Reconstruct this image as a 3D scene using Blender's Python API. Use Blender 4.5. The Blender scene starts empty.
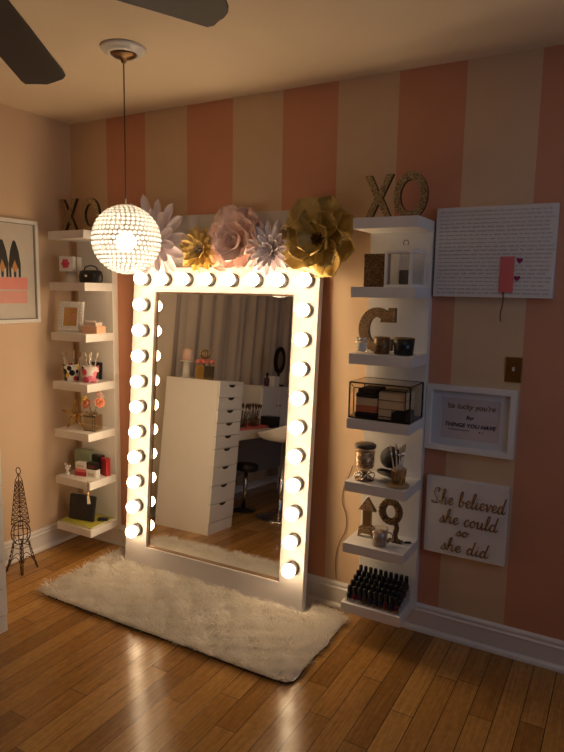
import bpy, math, random
from mathutils import Vector, Matrix, Euler
import numpy as np

random.seed(7)
RNG = np.random.default_rng(11)
S = bpy.context.scene
COL = S.collection
PI = math.pi

# ------------------------------------------------------------------ camera
cam_data = bpy.data.cameras.new('camera')
cam = bpy.data.objects.new('camera', cam_data)
COL.objects.link(cam)
cam_data.sensor_fit = 'VERTICAL'
cam_data.sensor_height = 36.0
cam_data.lens = 36.0 * 619.75 / 752.0
cam_data.clip_start = 0.05
def cam_matrix(a, b, c, loc):
    M = Matrix(((1, 0, 0), (0, 0, -1), (0, 1, 0)))
    R = Matrix.Rotation(a, 3, 'Z') @ M @ Matrix.Rotation(b, 3, 'X') @ Matrix.Rotation(c, 3, 'Z')
    m = R.to_4x4(); m.translation = loc
    return m
cam.matrix_world = cam_matrix(0.511, -0.136, 0.018, Vector((3.241, -2.942, 1.699)))
S.camera = cam

# ------------------------------------------------------------------ world, daylight, exposure
W = bpy.data.worlds.new('dusk'); S.world = W; W.use_nodes = True
W.node_tree.nodes['Background'].inputs[0].default_value = (0.25, 0.36, 0.62, 1)
W.node_tree.nodes['Background'].inputs[1].default_value = 0.25
DAY = bpy.data.lights.new('window_daylight', 'AREA'); DAY.shape = 'RECTANGLE'; DAY.size = 1.3; DAY.size_y = 1.3
DAY.energy = 9.0; DAY.color = (0.55, 0.70, 1.0)
day = bpy.data.objects.new('window_daylight', DAY); COL.objects.link(day)
day.location = (4.75, -1.45, 1.75); day.rotation_euler = (0, PI / 2, 0)
BULB_STRENGTH = 21.0
PENDANT_STRENGTH = 122.0
COOL_STRENGTH = 38.0
BULB_COL = (1.0, 0.71, 0.42)
V = S.view_settings
S.display_settings.display_device = 'sRGB'
V.view_transform = 'Standard'; V.look = 'None'; V.gamma = 1.0; V.exposure = 0.0; V.use_curve_mapping = False
S.cycles.max_bounces = 10; S.cycles.diffuse_bounces = 5; S.cycles.glossy_bounces = 5
S.cycles.transmission_bounces = 8; S.cycles.transparent_max_bounces = 12
S.cycles.sample_clamp_indirect = 6.0; S.cycles.caustics_reflective = False; S.cycles.caustics_refractive = False
S.cycles.use_denoising = True

# ------------------------------------------------------------------ materials
class NT:
    def __init__(s, name):
        s.m = bpy.data.materials.new(name); s.m.use_nodes = True
        s.t = s.m.node_tree; s.n = s.t.nodes; s.b = s.n['Principled BSDF']; s.out = s.n['Material Output']
    def new(s, k, **kw):
        x = s.n.new(k)
        for a, v in kw.items(): setattr(x, a, v)
        return x
    def link(s, a, b): s.t.links.new(a, b)
    def val(s, sock, v):
        if isinstance(v, bpy.types.NodeSocket): s.link(v, sock)
        else: sock.default_value = v
    def math(s, op, a, b=0.0, c=0.0):
        x = s.new('ShaderNodeMath', operation=op)
        for i, v in enumerate((a, b, c)): s.val(x.inputs[i], v)
        return x.outputs[0]
    def mix(s, f, a, b):
        x = s.new('ShaderNodeMix', data_type='RGBA')
        s.val(x.inputs[0], f); s.val(x.inputs[6], a); s.val(x.inputs[7], b)
        return x.outputs[2]
    def coord(s, k='Object'): return s.new('ShaderNodeTexCoord').outputs[k]
    def noise(s, vec, scale, detail=3.0, rough=0.5):
        x = s.new('ShaderNodeTexNoise'); s.link(vec, x.inputs['Vector'])
        x.inputs['Scale'].default_value = scale; x.inputs['Detail'].default_value = detail; x.inputs['Roughness'].default_value = rough
        return x.outputs[0]
    def bump(s, h, strength, dist=0.002):
        x = s.new('ShaderNodeBump'); s.link(h, x.inputs['Height'])
        x.inputs['Strength'].default_value = strength; x.inputs['Distance'].default_value = dist
        s.link(x.outputs[0], s.b.inputs['Normal'])
def c4(c): return (c[0], c[1], c[2], 1.0)
MATS = {}
def pmat(name, col, rough=0.5, metal=0.0, var=0.08, scale=14.0, bump=0.0, spec=0.5, **kw):
    """plain surface with a little procedural variation"""
    if name in MATS: return MATS[name]
    t = NT(name); co = t.coord()
    nz = t.noise(co, scale)
    lo = tuple(max(0, x * (1 - var)) for x in col); hi = tuple(min(1, x * (1 + var)) for x in col)
    t.link(t.mix(nz, c4(lo), c4(hi)), t.b.inputs['Base Color'])
    t.b.inputs['Roughness'].default_value = rough; t.b.inputs['Metallic'].default_value = metal
    t.b.inputs['Specular IOR Level'].default_value = spec
    if bump: t.bump(t.noise(co, scale * 6), bump)
    for k, v in kw.items(): t.b.inputs[k].default_value = v
    MATS[name] = t.m
    return t.m
def glitter(name, col, col2, scale=420.0, rough=0.32):
    if name in MATS: return MATS[name]
    t = NT(name); co = t.coord()
    v = t.new('ShaderNodeTexVoronoi'); t.link(co, v.inputs['Vector']); v.inputs['Scale'].default_value = scale
    sep = t.new('ShaderNodeSeparateColor'); t.link(v.outputs['Color'], sep.inputs[0])
    t.link(t.mix(sep.outputs[0], c4(col), c4(col2)), t.b.inputs['Base Color'])
    t.b.inputs['Metallic'].default_value = 0.55; t.b.inputs['Roughness'].default_value = rough
    t.bump(sep.outputs[1], 0.9, 0.004)
    MATS[name] = t.m
    return t.m
def glassmat(name, col=(1, 1, 1), opacity=0.12, rough=0.03):
    """thin clear sheet: mostly see-through, with a gloss"""
    if name in MATS: return MATS[name]
    t = NT(name)
    tr = t.new('ShaderNodeBsdfTransparent'); tr.inputs[0].default_value = c4(col)
    gl = t.new('ShaderNodeBsdfGlossy'); gl.inputs['Roughness'].default_value = rough
    lw = t.new('ShaderNodeLayerWeight'); lw.inputs[0].default_value = 0.5
    f = t.math('ADD', t.math('MULTIPLY', t.math('POWER', lw.outputs['Facing'], 5.0), 0.5), opacity + 0.035)
    mx = t.new('ShaderNodeMixShader'); t.link(f, mx.inputs[0]); t.link(tr.outputs[0], mx.inputs[1]); t.link(gl.outputs[0], mx.inputs[2])
    t.link(mx.outputs[0], t.out.inputs[0])
    MATS[name] = t.m
    return t.m
def emit(name, col, strength):
    t = NT(name)
    e = t.new('ShaderNodeEmission'); e.inputs[0].default_value = c4(col); e.inputs[1].default_value = strength
    t.link(e.outputs[0], t.out.inputs[0])
    MATS[name] = t.m
    return t.m

def m_floor():
    t = NT('bamboo_planks'); co = t.coord()
    sp = t.new('ShaderNodeSeparateXYZ'); t.link(co, sp.inputs[0]); x, y = sp.outputs[0], sp.outputs[1]
    r = t.math('DIVIDE', t.math('ADD', x, 0.045), 0.0945)
    row = t.math('FLOOR', r); fx = t.math('FRACT', r)
    wn = t.new('ShaderNodeTexWhiteNoise', noise_dimensions='1D'); t.link(row, wn.inputs['W'])
    ys = t.math('ADD', t.math('DIVIDE', y, 0.92), t.math('MULTIPLY', wn.outputs['Value'], 7.0))
    pl = t.math('FLOOR', ys); fy = t.math('FRACT', ys)
    cb = t.new('ShaderNodeCombineXYZ'); t.link(row, cb.inputs[0]); t.link(pl, cb.inputs[1])
    w2 = t.new('ShaderNodeTexWhiteNoise', noise_dimensions='2D'); t.link(cb.outputs[0], w2.inputs['Vector'])
    ramp = t.new('ShaderNodeValToRGB'); t.link(w2.outputs['Value'], ramp.inputs[0])
    e = ramp.color_ramp.elements
    e[0].position = 0.0; e[0].color = (0.29, 0.138, 0.034, 1); e[1].position = 1.0; e[1].color = (0.50, 0.27, 0.080, 1)
    k = e.new(0.45); k.color = (0.40, 0.20, 0.052, 1)
    # grain along the plank
    mp = t.new('ShaderNodeMapping'); t.link(co, mp.inputs[0]); mp.inputs['Scale'].default_value = (110, 4.0, 1)
    g = t.noise(mp.outputs[0], 1.0, 4.0, 0.6)
    mp2 = t.new('ShaderNodeMapping'); t.link(co, mp2.inputs[0]); mp2.inputs['Scale'].default_value = (46, 30, 1)
    g2 = t.noise(mp2.outputs[0], 1.0, 2.0, 0.5)
    gm = t.math('ADD', t.math('MULTIPLY', g, 0.75), t.math('MULTIPLY', g2, 0.35))
    mul = t.new('ShaderNodeMix', data_type='RGBA', blend_type='MULTIPLY'); mul.inputs[0].default_value = 0.75
    t.link(ramp.outputs[0], mul.inputs[6])
    cr = t.new('ShaderNodeValToRGB'); t.link(gm, cr.inputs[0])
    cr.color_ramp.elements[0].position = 0.3; cr.color_ramp.elements[0].color = (0.36, 0.32, 0.27, 1)
    cr.color_ramp.elements[1].position = 0.75; cr.color_ramp.elements[1].color = (1.15, 1.12, 1.05, 1)
    t.link(cr.outputs[0], mul.inputs[7])
    ex = t.math('LESS_THAN', t.math('MINIMUM', fx, t.math('SUBTRACT', 1.0, fx)), 0.016)
    ey = t.math('LESS_THAN', t.math('MINIMUM', fy, t.math('SUBTRACT', 1.0, fy)), 0.0016)
    seam = t.math('MAXIMUM', ex, ey)
    t.link(t.mix(seam, mul.outputs[2], (0.035, 0.013, 0.005, 1)), t.b.inputs['Base Color'])
    t.link(t.math('ADD', 0.10, t.math('MULTIPLY', g2, 0.12)), t.b.inputs['Roughness'])
    t.bump(t.math('SUBTRACT', t.math('MULTIPLY', g, 0.15), seam), 0.25, 0.002)
    t.b.inputs['Specular IOR Level'].default_value = 0.36
    return t.m
def m_stripes():
    t = NT('striped_wall_paint'); co = t.coord()
    sp = t.new('ShaderNodeSeparateXYZ'); t.link(co, sp.inputs[0])
    f = t.math('FRACT', t.math('DIVIDE', sp.outputs[0], 0.628))
    d = t.math('GREATER_THAN', f, 0.5)
    nz = t.noise(co, 5.0)
    a = t.mix(nz, (0.65, 0.46, 0.285, 1), (0.71, 0.505, 0.315, 1))
    b = t.mix(nz, (0.585, 0.265, 0.15, 1), (0.64, 0.295, 0.17, 1))
    t.link(t.mix(d, a, b), t.b.inputs['Base Color'])
    t.b.inputs['Roughness'].default_value = 0.62
    t.bump(t.noise(co, 160.0), 0.06)
    return t.m
def m_crystal():
    t = NT('cut_crystal')
    tr = t.new('ShaderNodeBsdfTransparent'); tr.inputs[0].default_value = (0.95, 0.97, 1, 1)
    tl = t.new('ShaderNodeBsdfTranslucent'); tl.inputs[0].default_value = (0.95, 0.95, 0.93, 1)
    gl = t.new('ShaderNodeBsdfGlossy'); gl.inputs['Roughness'].default_value = 0.08
    m1 = t.new('ShaderNodeMixShader'); m1.inputs[0].default_value = 0.90; t.link(tr.outputs[0], m1.inputs[1]); t.link(tl.outputs[0], m1.inputs[2])
    lw = t.new('ShaderNodeLayerWeight'); lw.inputs[0].default_value = 0.5
    nz = t.noise(t.coord(), 60.0)
    m2 = t.new('ShaderNodeMixShader'); t.link(t.math('ADD', t.math('MULTIPLY', t.math('POWER', lw.outputs['Facing'], 4.0), 0.4), t.math('MULTIPLY', nz, 0.10)), m2.inputs[0])
    t.link(m1.outputs[0], m2.inputs[1]); t.link(gl.outputs[0], m2.inputs[2])
    t.link(m2.outputs[0], t.out.inputs[0])
    return t.m
def m_fur():
    t = NT('cream_fur')
    nz = t.math('ADD', t.math('MULTIPLY', t.noise(t.coord(), 9.0, 4.0), 0.55), t.math('MULTIPLY', t.noise(t.coord(), 70.0, 2.0), 0.5))
    t.link(t.mix(nz, (0.66, 0.60, 0.51, 1), (0.96, 0.94, 0.90, 1)), t.b.inputs['Base Color'])
    t.b.inputs['Roughness'].default_value = 0.75; t.b.inputs['Specular IOR Level'].default_value = 0.2
    tl = t.new('ShaderNodeBsdfTranslucent'); tl.inputs[0].default_value = (0.95, 0.92, 0.86, 1)
    mx = t.new('ShaderNodeMixShader'); mx.inputs[0].default_value = 0.4; t.link(t.b.outputs[0], mx.inputs[1]); t.link(tl.outputs[0], mx.inputs[2]); t.link(mx.outputs[0], t.out.inputs[0])
    return t.m
def m_mirror():
    t = NT('silvered_glass')
    nz = t.noise(t.coord(), 2.0)
    t.link(t.mix(nz, (0.80, 0.80, 0.78, 1), (0.83, 0.83, 0.81, 1)), t.b.inputs['Base Color'])
    t.b.inputs['Metallic'].default_value = 1.0; t.b.inputs['Roughness'].default_value = 0.008
    return t.m
def m_curtain():
    t = NT('woven_curtain'); co = t.coord()
    w = t.noise(co, 220.0, 2.0)
    t.link(t.mix(w, (0.58, 0.48, 0.37, 1), (0.68, 0.57, 0.45, 1)), t.b.inputs['Base Color'])
    t.b.inputs['Roughness'].default_value = 0.85; t.bump(w, 0.2)
    return t.m
def m_floral(name, base, blobs, scale=26.0, seed=0.0):
    t = NT(name); co = t.coord()
    mp = t.new('ShaderNodeMapping'); t.link(co, mp.inputs[0]); mp.inputs['Location'].default_value = (seed, seed * 0.7, seed * 1.3)
    v = t.new('ShaderNodeTexVoronoi'); t.link(mp.outputs[0], v.inputs['Vector']); v.inputs['Scale'].default_value = scale
    sep = t.new('ShaderNodeSeparateColor'); t.link(v.outputs['Color'], sep.inputs[0])
    r = t.new('ShaderNodeValToRGB'); r.color_ramp.interpolation = 'CONSTANT'; t.link(sep.outputs[0], r.inputs[0])
    els = r.color_ramp.elements; els[0].color = c4(blobs[0]); els[1].position = 1.0 / len(blobs); els[1].color = c4(blobs[1])
    for i, b in enumerate(blobs[2:]): els.new((i + 2) / len(blobs)).color = c4(b)
    inside = t.math('LESS_THAN', v.outputs['Distance'], 0.58)
    t.link(t.mix(inside, c4(base), r.outputs[0]), t.b.inputs['Base Color'])
    t.b.inputs['Roughness'].default_value = 0.25
    return t.m

M_FLOOR = m_floor(); M_STRIPE = m_stripes(); M_CRYSTAL = m_crystal(); M_FUR = m_fur(); M_MIRROR = m_mirror(); M_CURTAIN = m_curtain()
M_PLAIN = pmat('pale_pink_wall_paint', (0.68, 0.50, 0.335), 0.65, var=0.04, scale=4, bump=0.05)
M_LOW_BOUNCE = pmat('low_bounce_unseen_wall', (0.20, 0.135, 0.115), 0.7, var=0.04, scale=4, bump=0.05)  # invented dark tone for the unseen walls, keeps warm bounce light down
M_CEIL = pmat('white_ceiling_paint', (0.75, 0.62, 0.44), 0.8, var=0.03, scale=5, bump=0.08)
M_TRIM = pmat('gloss_white_trim', (0.80, 0.77, 0.73), 0.28, var=0.03)
M_SHELF = pmat('white_foil_board', (0.80, 0.77, 0.72), 0.35, var=0.03)
M_FRAME = pmat('white_painted_board', (0.62, 0.585, 0.57), 0.38, var=0.03, bump=0.03)
M_WHITE = pmat('white_lacquer', (0.82, 0.80, 0.76), 0.3, var=0.03)
M_CHROME = pmat('chrome', (0.75, 0.75, 0.75), 0.12, 1.0, var=0.04)
M_RING = pmat('dull_nickel_wire', (0.34, 0.33, 0.32), 0.35, 0.9, var=0.05)
M_SOCKET = pmat('grey_socket_metal', (0.10, 0.095, 0.09), 0.4, 0.8, var=0.05)
M_BLACK = pmat('black_plastic', (0.012, 0.011, 0.011), 0.3, var=0.2)
M_LEATHER = pmat('black_leather', (0.018, 0.016, 0.016), 0.45, var=0.3, scale=60, bump=0.3)
M_FAN = pmat('dark_walnut_blade', (0.018, 0.009, 0.005), 0.55, var=0.3, scale=20, spec=0.25)
M_BRONZE = pmat('oiled_bronze', (0.20, 0.115, 0.055), 0.35, 0.9, var=0.12)
M_GOLD = pmat('gold_metal', (0.75, 0.50, 0.16), 0.25, 1.0, var=0.1)
M_WIRE = pmat('rusty_brown_wire', (0.075, 0.030, 0.014), 0.5, 0.5, var=0.3, scale=40)
M_GLITTER = glitter('gold_glitter', (0.10, 0.065, 0.025), (0.72, 0.56, 0.30), 260.0)
M_GLITTER_DK = glitter('bronze_glitter', (0.06, 0.03, 0.012), (0.36, 0.21, 0.09), 260.0)
M_EDGE = pmat('dark_letter_edge', (0.045, 0.026, 0.013), 0.6)
M_HIDE = pmat('dark_hide_backing', (0.055, 0.030, 0.018), 0.8)
M_GLASS = glassmat('clear_glass', (1, 1, 1), 0.03)
M_CASE = glassmat('case_glass', (0.98, 0.96, 0.92), 0.0)
M_ACRYL = glassmat('clear_acrylic', (0.95, 0.97, 1.0), 0.10)
M_SMOKE = glassmat('tinted_glass', (0.90, 0.84, 0.74), 0.08)
M_LAV = pmat('lavender_paper', (0.86, 0.78, 0.81), 0.6, var=0.06)
M_PINKP = pmat('blush_pink_paper', (0.88, 0.63, 0.55), 0.55, var=0.10)
M_GOLDP = pmat('gold_foil_paper', (0.78, 0.55, 0.18), 0.36, 0.2, var=0.2, scale=30)
M_OLIVE = pmat('antique_gold_paper', (0.58, 0.41, 0.12), 0.40, 0.12, var=0.25, scale=24)
M_PINK = pmat('hot_pink_card', (0.70, 0.07, 0.14), 0.5)
M_CORAL = pmat('coral_pink_card', (0.72, 0.16, 0.15), 0.5)
M_MAGENTA = pmat('dark_magenta_sticker', (0.30, 0.02, 0.10), 0.4)
M_PEACH = pmat('peach_card', (0.80, 0.48, 0.30), 0.55)
M_PAPER = pmat('white_paper', (0.80, 0.78, 0.74), 0.7, var=0.03)
M_CANVAS = pmat('primed_canvas', (0.74, 0.70, 0.66), 0.8, var=0.05, scale=80, bump=0.15)
M_INK = pmat('grey_ink', (0.36, 0.33, 0.31), 0.7)
M_INKB = pmat('black_ink', (0.02, 0.018, 0.018), 0.6)
M_SCRIPT = pmat('gold_lettering', (0.26, 0.13, 0.028), 0.4, 0.4, var=0.2, scale=50)
M_GREEN = pmat('sage_green_card', (0.30, 0.36, 0.24), 0.55)
M_RED = pmat('deep_red_card', (0.42, 0.025, 0.03), 0.45)
M_LIME = pmat('yellow_green_paper', (0.46, 0.42, 0.06), 0.6)
M_TAN = pmat('tan_wood', (0.45, 0.28, 0.13), 0.5, var=0.2, scale=30)
M_STEM = pmat('dry_green_stem', (0.16, 0.17, 0.06), 0.6)
M_BRISTLE = pmat('brown_bristle', (0.10, 0.045, 0.02), 0.8, var=0.3, scale=120)
M_BEAD = glitter('amber_beads', (0.30, 0.15, 0.07), (0.90, 0.70, 0.50), 150.0, 0.3)
M_CUPA = m_floral('leafy_floral_glaze', (0.80, 0.74, 0.62), [(0.02, 0.02, 0.02), (0.75, 0.50, 0.08), (0.55, 0.04, 0.10), (0.02, 0.02, 0.02)], 30, 1.3)
M_CUPB = m_floral('rose_floral_glaze', (0.82, 0.72, 0.66), [(0.72, 0.10, 0.20), (0.62, 0.05, 0.13), (0.02, 0.02, 0.02), (0.78, 0.22, 0.30)], 24, 4.1)
M_BULB = emit('warm_lamp_glass', BULB_COL, BULB_STRENGTH)
M_PBULB = emit('pendant_lamp_glass', (1.0, 0.78, 0.53), PENDANT_STRENGTH)

# ------------------------------------------------------------------ mesh building
def perp(d):
    d = Vector(d).normalized()
    a = Vector((0, 0, 1)) if abs(d.z) < 0.9 else Vector((1, 0, 0))
    u = d.cross(a).normalized()
    return u, d.cross(u).normalized()
class MB:
    def __init__(s): s.v = []; s.f = []
    def add(s, vs, fs, M=None):
        n = len(s.v)
        s.v += [tuple(M @ Vector(p)) if M is not None else tuple(p) for p in vs]
        s.f += [tuple(n + i for i in f) for f in fs]
        return s
    def box(s, a, b, M=None):
        x0, y0, z0 = a; x1, y1, z1 = b
        return s.add([(x0, y0, z0), (x1, y0, z0), (x1, y1, z0), (x0, y1, z0), (x0, y0, z1), (x1, y0, z1), (x1, y1, z1), (x0, y1, z1)],
                     [(0, 3, 2, 1), (4, 5, 6, 7), (0, 1, 5, 4), (1, 2, 6, 5), (2, 3, 7, 6), (3, 0, 4, 7)], M)
    def prism(s, pts, y0, y1, M=None):
        """outline in x,z extruded along y (outline counter-clockwise seen from -y)"""
        n = len(pts)
        vs = [(x, y0, z) for x, z in pts] + [(x, y1, z) for x, z in pts]
        fs = [tuple(range(n)), tuple(range(2 * n - 1, n - 1, -1))] + [(i, i + n, (i + 1) % n + n, (i + 1) % n) for i in range(n)]
        return s.add(vs, fs, M)
    def ring(s, outer, inner, y0, y1, M=None):
        n = len(outer)
        vs = [(x, y0, z) for x, z in outer] + [(x, y0, z) for x, z in inner] + [(x, y1, z) for x, z in outer] + [(x, y1, z) for x, z in inner]
        fs = []
        for i in range(n):
            j = (i + 1) % n
            fs += [(i, j, n + j, n + i), (2 * n + j, 2 * n + i, 3 * n + i, 3 * n + j), (j, i, 2 * n + i, 2 * n + j), (n + i, n + j, 3 * n + j, 3 * n + i)]
        return s.add(vs, fs, M)
    def lathe(s, prof, n=24, M=None, close=False):
        """profile of (r, z) turned about z"""
        vs = []; fs = []; m = len(prof)
        for r, z in prof:
            for k in range(n):
                a = 2 * PI * k / n; vs.append((max(r, 1e-5) * math.cos(a), max(r, 1e-5) * math.sin(a), z))
        rng = m if close else m - 1
        for i in range(rng):
            j = (i + 1) % m
            for k in range(n):
                l = (k + 1) % n; fs.append((i * n + k, i * n + l, j * n + l, j * n + k))
        if not close:
            fs.append(tuple(range(n - 1, -1, -1))); fs.append(tuple((m - 1) * n + k for k in range(n)))
        return s.add(vs, fs, M)
    def tube(s, pts, r, n=8, closed=False, M=None):
        pts = [Vector(p) for p in pts]; m = len(pts); rr = r if isinstance(r, (list, tuple)) else [r] * m
        vs = []; fs = []; u = None
        for i, p in enumerate(pts):
            if closed: d = pts[(i + 1) % m] - pts[i - 1]
            else: d = pts[min(i + 1, m - 1)] - pts[max(i - 1, 0)]
            if d.length < 1e-9: d = Vector((0, 0, 1))
            d.normalize()
            if u is None: u, _ = perp(d)
            u = (u - d * u.dot(d))
            u = u.normalized() if u.length > 1e-6 else perp(d)[0]
            w = d.cross(u)
            for k in range(n):
                a = 2 * PI * k / n; vs.append(p + (u * math.cos(a) + w * math.sin(a)) * rr[i])
        for i in range(m if closed else m - 1):
            j = (i + 1) % m
            for k in range(n):
                l = (k + 1) % n; fs.append((i * n + k, i * n + l, j * n + l, j * n + k))
        if not closed: fs += [tuple(range(n - 1, -1, -1)), tuple((m - 1) * n + k for k in range(n))]
        return s.add(vs, fs, M)
    def ball(s, c, r, n=16, m=10, M=None, sq=(1, 1, 1)):
        prof = [(math.sin(PI * i / m), -math.cos(PI * i / m)) for i in range(m + 1)]
        T = Matrix.Translation(c) @ Matrix.Diagonal((r * sq[0], r * sq[1], r * sq[2], 1))
        return s.lathe(prof, n, (M @ T) if M is not None else T)
    def sheet(s, grid, th, M=None):
        """grid[i][j] of points -> thin solid sheet"""
        a, b = len(grid), len(grid[0]); G = [[Vector(p) for p in r] for r in grid]; vs = []; fs = []
        for sg in (1, -1):
            for i in range(a):
                for j in range(b):
                    du = G[min(i + 1, a - 1)][j] - G[max(i - 1, 0)][j]; dv = G[i][min(j + 1, b - 1)] - G[i][max(j - 1, 0)]
                    nn = du.cross(dv); nn = nn.normalized() if nn.length > 1e-12 else Vector((0, 0, 1))
                    vs.append(G[i][j] + nn * th * 0.5 * sg)
        o = a * b; I = lambda i, j: i * b + j
        for i in range(a - 1):
            for j in range(b - 1):
                q = (I(i, j), I(i + 1, j), I(i + 1, j + 1), I(i, j + 1)); fs.append(q); fs.append(tuple(o + k for k in reversed(q)))
        bd = [I(0, j) for j in range(b)] + [I(i, b - 1) for i in range(1, a)] + [I(a - 1, j) for j in range(b - 2, -1, -1)] + [I(i, 0) for i in range(a - 2, 0, -1)]
        for k in range(len(bd)):
            p, q = bd[k], bd[(k + 1) % len(bd)]; fs.append((p, q, q + o, p + o))
        return s.add(vs, fs, M)
def link(name, me, parent=None, loc=None, rot=None):
    o = bpy.data.objects.new(name, me); COL.objects.link(o)
    if parent is not None: o.parent = parent
    if loc is not None: o.location = loc
    if rot is not None: o.rotation_euler = rot
    return o
def obj(name, mb, mat, parent=None, loc=None, rot=None, smooth=False, bevel=0.0, mats2=None, fn=None):
    me = bpy.data.meshes.new(name); me.from_pydata([tuple(p) for p in mb.v], [], mb.f); me.validate()
    me.materials.append(mat)
    if mats2 is not None:
        me.materials.append(mats2)
        for p in me.polygons:
            if fn(p): p.material_index = 1
    if smooth:
        for p in me.polygons: p.use_smooth = len(p.vertices) <= 4
    me.update()
    o = link(name, me, parent, loc, rot)
    if bevel:
        b = o.modifiers.new('bevel', 'BEVEL'); b.width = bevel; b.segments = 2; b.limit_method = 'ANGLE'; b.angle_limit = 0.9
    return o
def tag(o, label, cat, group=None):
    o['label'] = label; o['category'] = cat
    if group: o['group'] = group
    return o
def thing(name, label, cat, loc=(0, 0, 0), rot=(0, 0, 0), group=None):
    o = link(name, None, None, loc, rot); o.empty_display_size = 0.05
    return tag(o, label, cat, group)
def struct(o): o['kind'] = 'structure'; return o
def kids(o): return [c for c in bpy.data.objects if c.parent is o]
def dup(root, loc, rot=None, label=None, group=None, mat=None):
    def cp(o, par):
        c = o.copy(); COL.objects.link(c); c.parent = par
        for k in kids(o): cp(k, c)
        return c
    r = cp(root, None); r.location = loc
    if rot is not None: r.rotation_euler = rot
    if label: r['label'] = label
    if group: r['group'] = group
    return r
def circle(cx, cz, rx, rz, n=40, a0=0.0): return [(cx + rx * math.cos(a0 + 2 * PI * k / n), cz + rz * math.sin(a0 + 2 * PI * k / n)) for k in range(n)]
def catmull(pts, k=6):
    pts = [Vector(p) for p in pts]; out = []
    for i in range(len(pts) - 1):
        p0 = pts[max(i - 1, 0)]; p1 = pts[i]; p2 = pts[i + 1]; p3 = pts[min(i + 2, len(pts) - 1)]
        for j in range(k):
            t = j / k
            out.append(0.5 * ((2 * p1) + (p2 - p0) * t + (2 * p0 - 5 * p1 + 4 * p2 - p3) * t * t + (3 * p1 - p0 - 3 * p2 + p3) * t ** 3))
    out.append(pts[-1]); return out
def text_mesh(name, body, size, depth, mat, parent, loc, rot, shear=0.0, bold=0.0):
    cu = bpy.data.curves.new(name, 'FONT'); cu.body = body; cu.size = size; cu.extrude = depth; cu.align_x = 'CENTER'; cu.shear = shear; cu.offset = bold
    cu.resolution_u = 3
    o = bpy.data.objects.new(name, cu); COL.objects.link(o)
    dg = bpy.context.evaluated_depsgraph_get(); me = bpy.data.meshes.new_from_object(o.evaluated_get(dg))
    bpy.data.objects.remove(o); bpy.data.curves.remove(cu)
    me.materials.clear(); me.materials.append(mat); me.name = name
    return link(name, me, parent, loc, rot)
FR = (PI / 2, 0, 0)      # text lying in x,y -> standing on a wall facing -y

# ------------------------------------------------------------------ the room
H = 2.733; RX = 4.6; RY = -4.1
def slab(name, a, b, mat): return struct(obj(name, MB().box(a, b), mat))
slab('floor', (-0.12, RY - 0.12, -0.06), (RX + 0.12, 0.12, 0), M_FLOOR)
slab('ceiling', (-0.12, RY - 0.12, H), (RX + 0.12, 0.12, H + 0.08), M_CEIL)
slab('wall_back', (0, 0, 0), (RX, 0.12, H), M_STRIPE)
slab('wall_left', (-0.12, RY, 0), (0, 0.12, H), M_PLAIN)
slab('wall_front', (-0.12, RY - 0.12, 0), (RX + 0.12, RY, H), M_LOW_BOUNCE)
wy0, wy1, wz0, wz1 = -2.1, -0.8, 1.1, 2.4
wr = MB()
wr.box((RX, RY, 0), (RX + 0.12, wy0, H)).box((RX, wy1, 0), (RX + 0.12, 0.12, H)).box((RX, wy0, 0), (RX + 0.12, wy1, wz0)).box((RX, wy0, wz1), (RX + 0.12, wy1, H))
struct(obj('wall_right', wr, M_LOW_BOUNCE))
win = struct(link('window_1', None, None, (RX, (wy0 + wy1) / 2, wz0)))
hw = (wy1 - wy0) / 2; hh = wz1 - wz0
wf = MB()
for (a, b) in (((-0.02, -hw, 0), (0.06, -hw + 0.05, hh)), ((-0.02, hw - 0.05, 0), (0.06, hw, hh)), ((-0.02, -hw, 0), (0.06, hw, 0.05)), ((-0.02, -hw, hh - 0.05), (0.06, hw, hh)), ((0.0, -hw, hh / 2 - 0.02), (0.05, hw, hh / 2 + 0.02))): wf.box(a, b)
obj('window_frame', wf, M_TRIM, win)
obj('pane', MB().box((0.02, -hw + 0.05, 0.05), (0.026, hw - 0.05, hh - 0.05)), M_GLASS, win)
# baseboards: moulded profile swept along the wall (d = distance from wall)
PROF = [(0, 0), (0.030, 0), (0.030, 0.006), (0.027, 0.016), (0.019, 0.024), (0.016, 0.028), (0.016, 0.100), (0.020, 0.104), (0.020, 0.110), (0.013, 0.116), (0.013, 0.122), (0.016, 0.127), (0.014, 0.134), (0.006, 0.140), (0, 0.142)]
def baseboard(name, fn, L0, L1):
    n = len(PROF); vs = [fn(d, z, L0) for d, z in PROF] + [fn(d, z, L1) for d, z in PROF]
    fs = [(i, (i + 1) % n, (i + 1) % n + n, i + n) for i in range(n)] + [tuple(range(n)), tuple(range(2 * n - 1, n - 1, -1))]
    struct(obj(name, MB().add(vs, fs), M_TRIM))
baseboard('baseboard_back', lambda d, z, t: (t, -d, z), 0.0, RX)
baseboard('baseboard_left', lambda d, z, t: (d, -t, z), 0.0, -RY)
baseboard('baseboard_right', lambda d, z, t: (RX - d, -t, z), 0.0, -RY)

# ------------------------------------------------------------------ recessed cool light in the ceiling, right of the shelves
rl = thing('ceiling_light', 'small round cool white ceiling light above the framed pictures', 'lamp', (3.10, -1.40, H))
obj('trim_ring', MB().lathe([(0.062, -0.0005), (0.082, -0.0005), (0.080, -0.006), (0.062, -0.010)], 32, None, True), M_TRIM, rl, smooth=True)
obj('lens', MB().lathe([(0.0605, -0.0008), (0.0605, -0.004), (0.04, -0.006), (0.001, -0.007)], 32), emit('cool_lamp_lens', (0.50, 0.70, 1.0), COOL_STRENGTH), rl, smooth=True)

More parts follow.
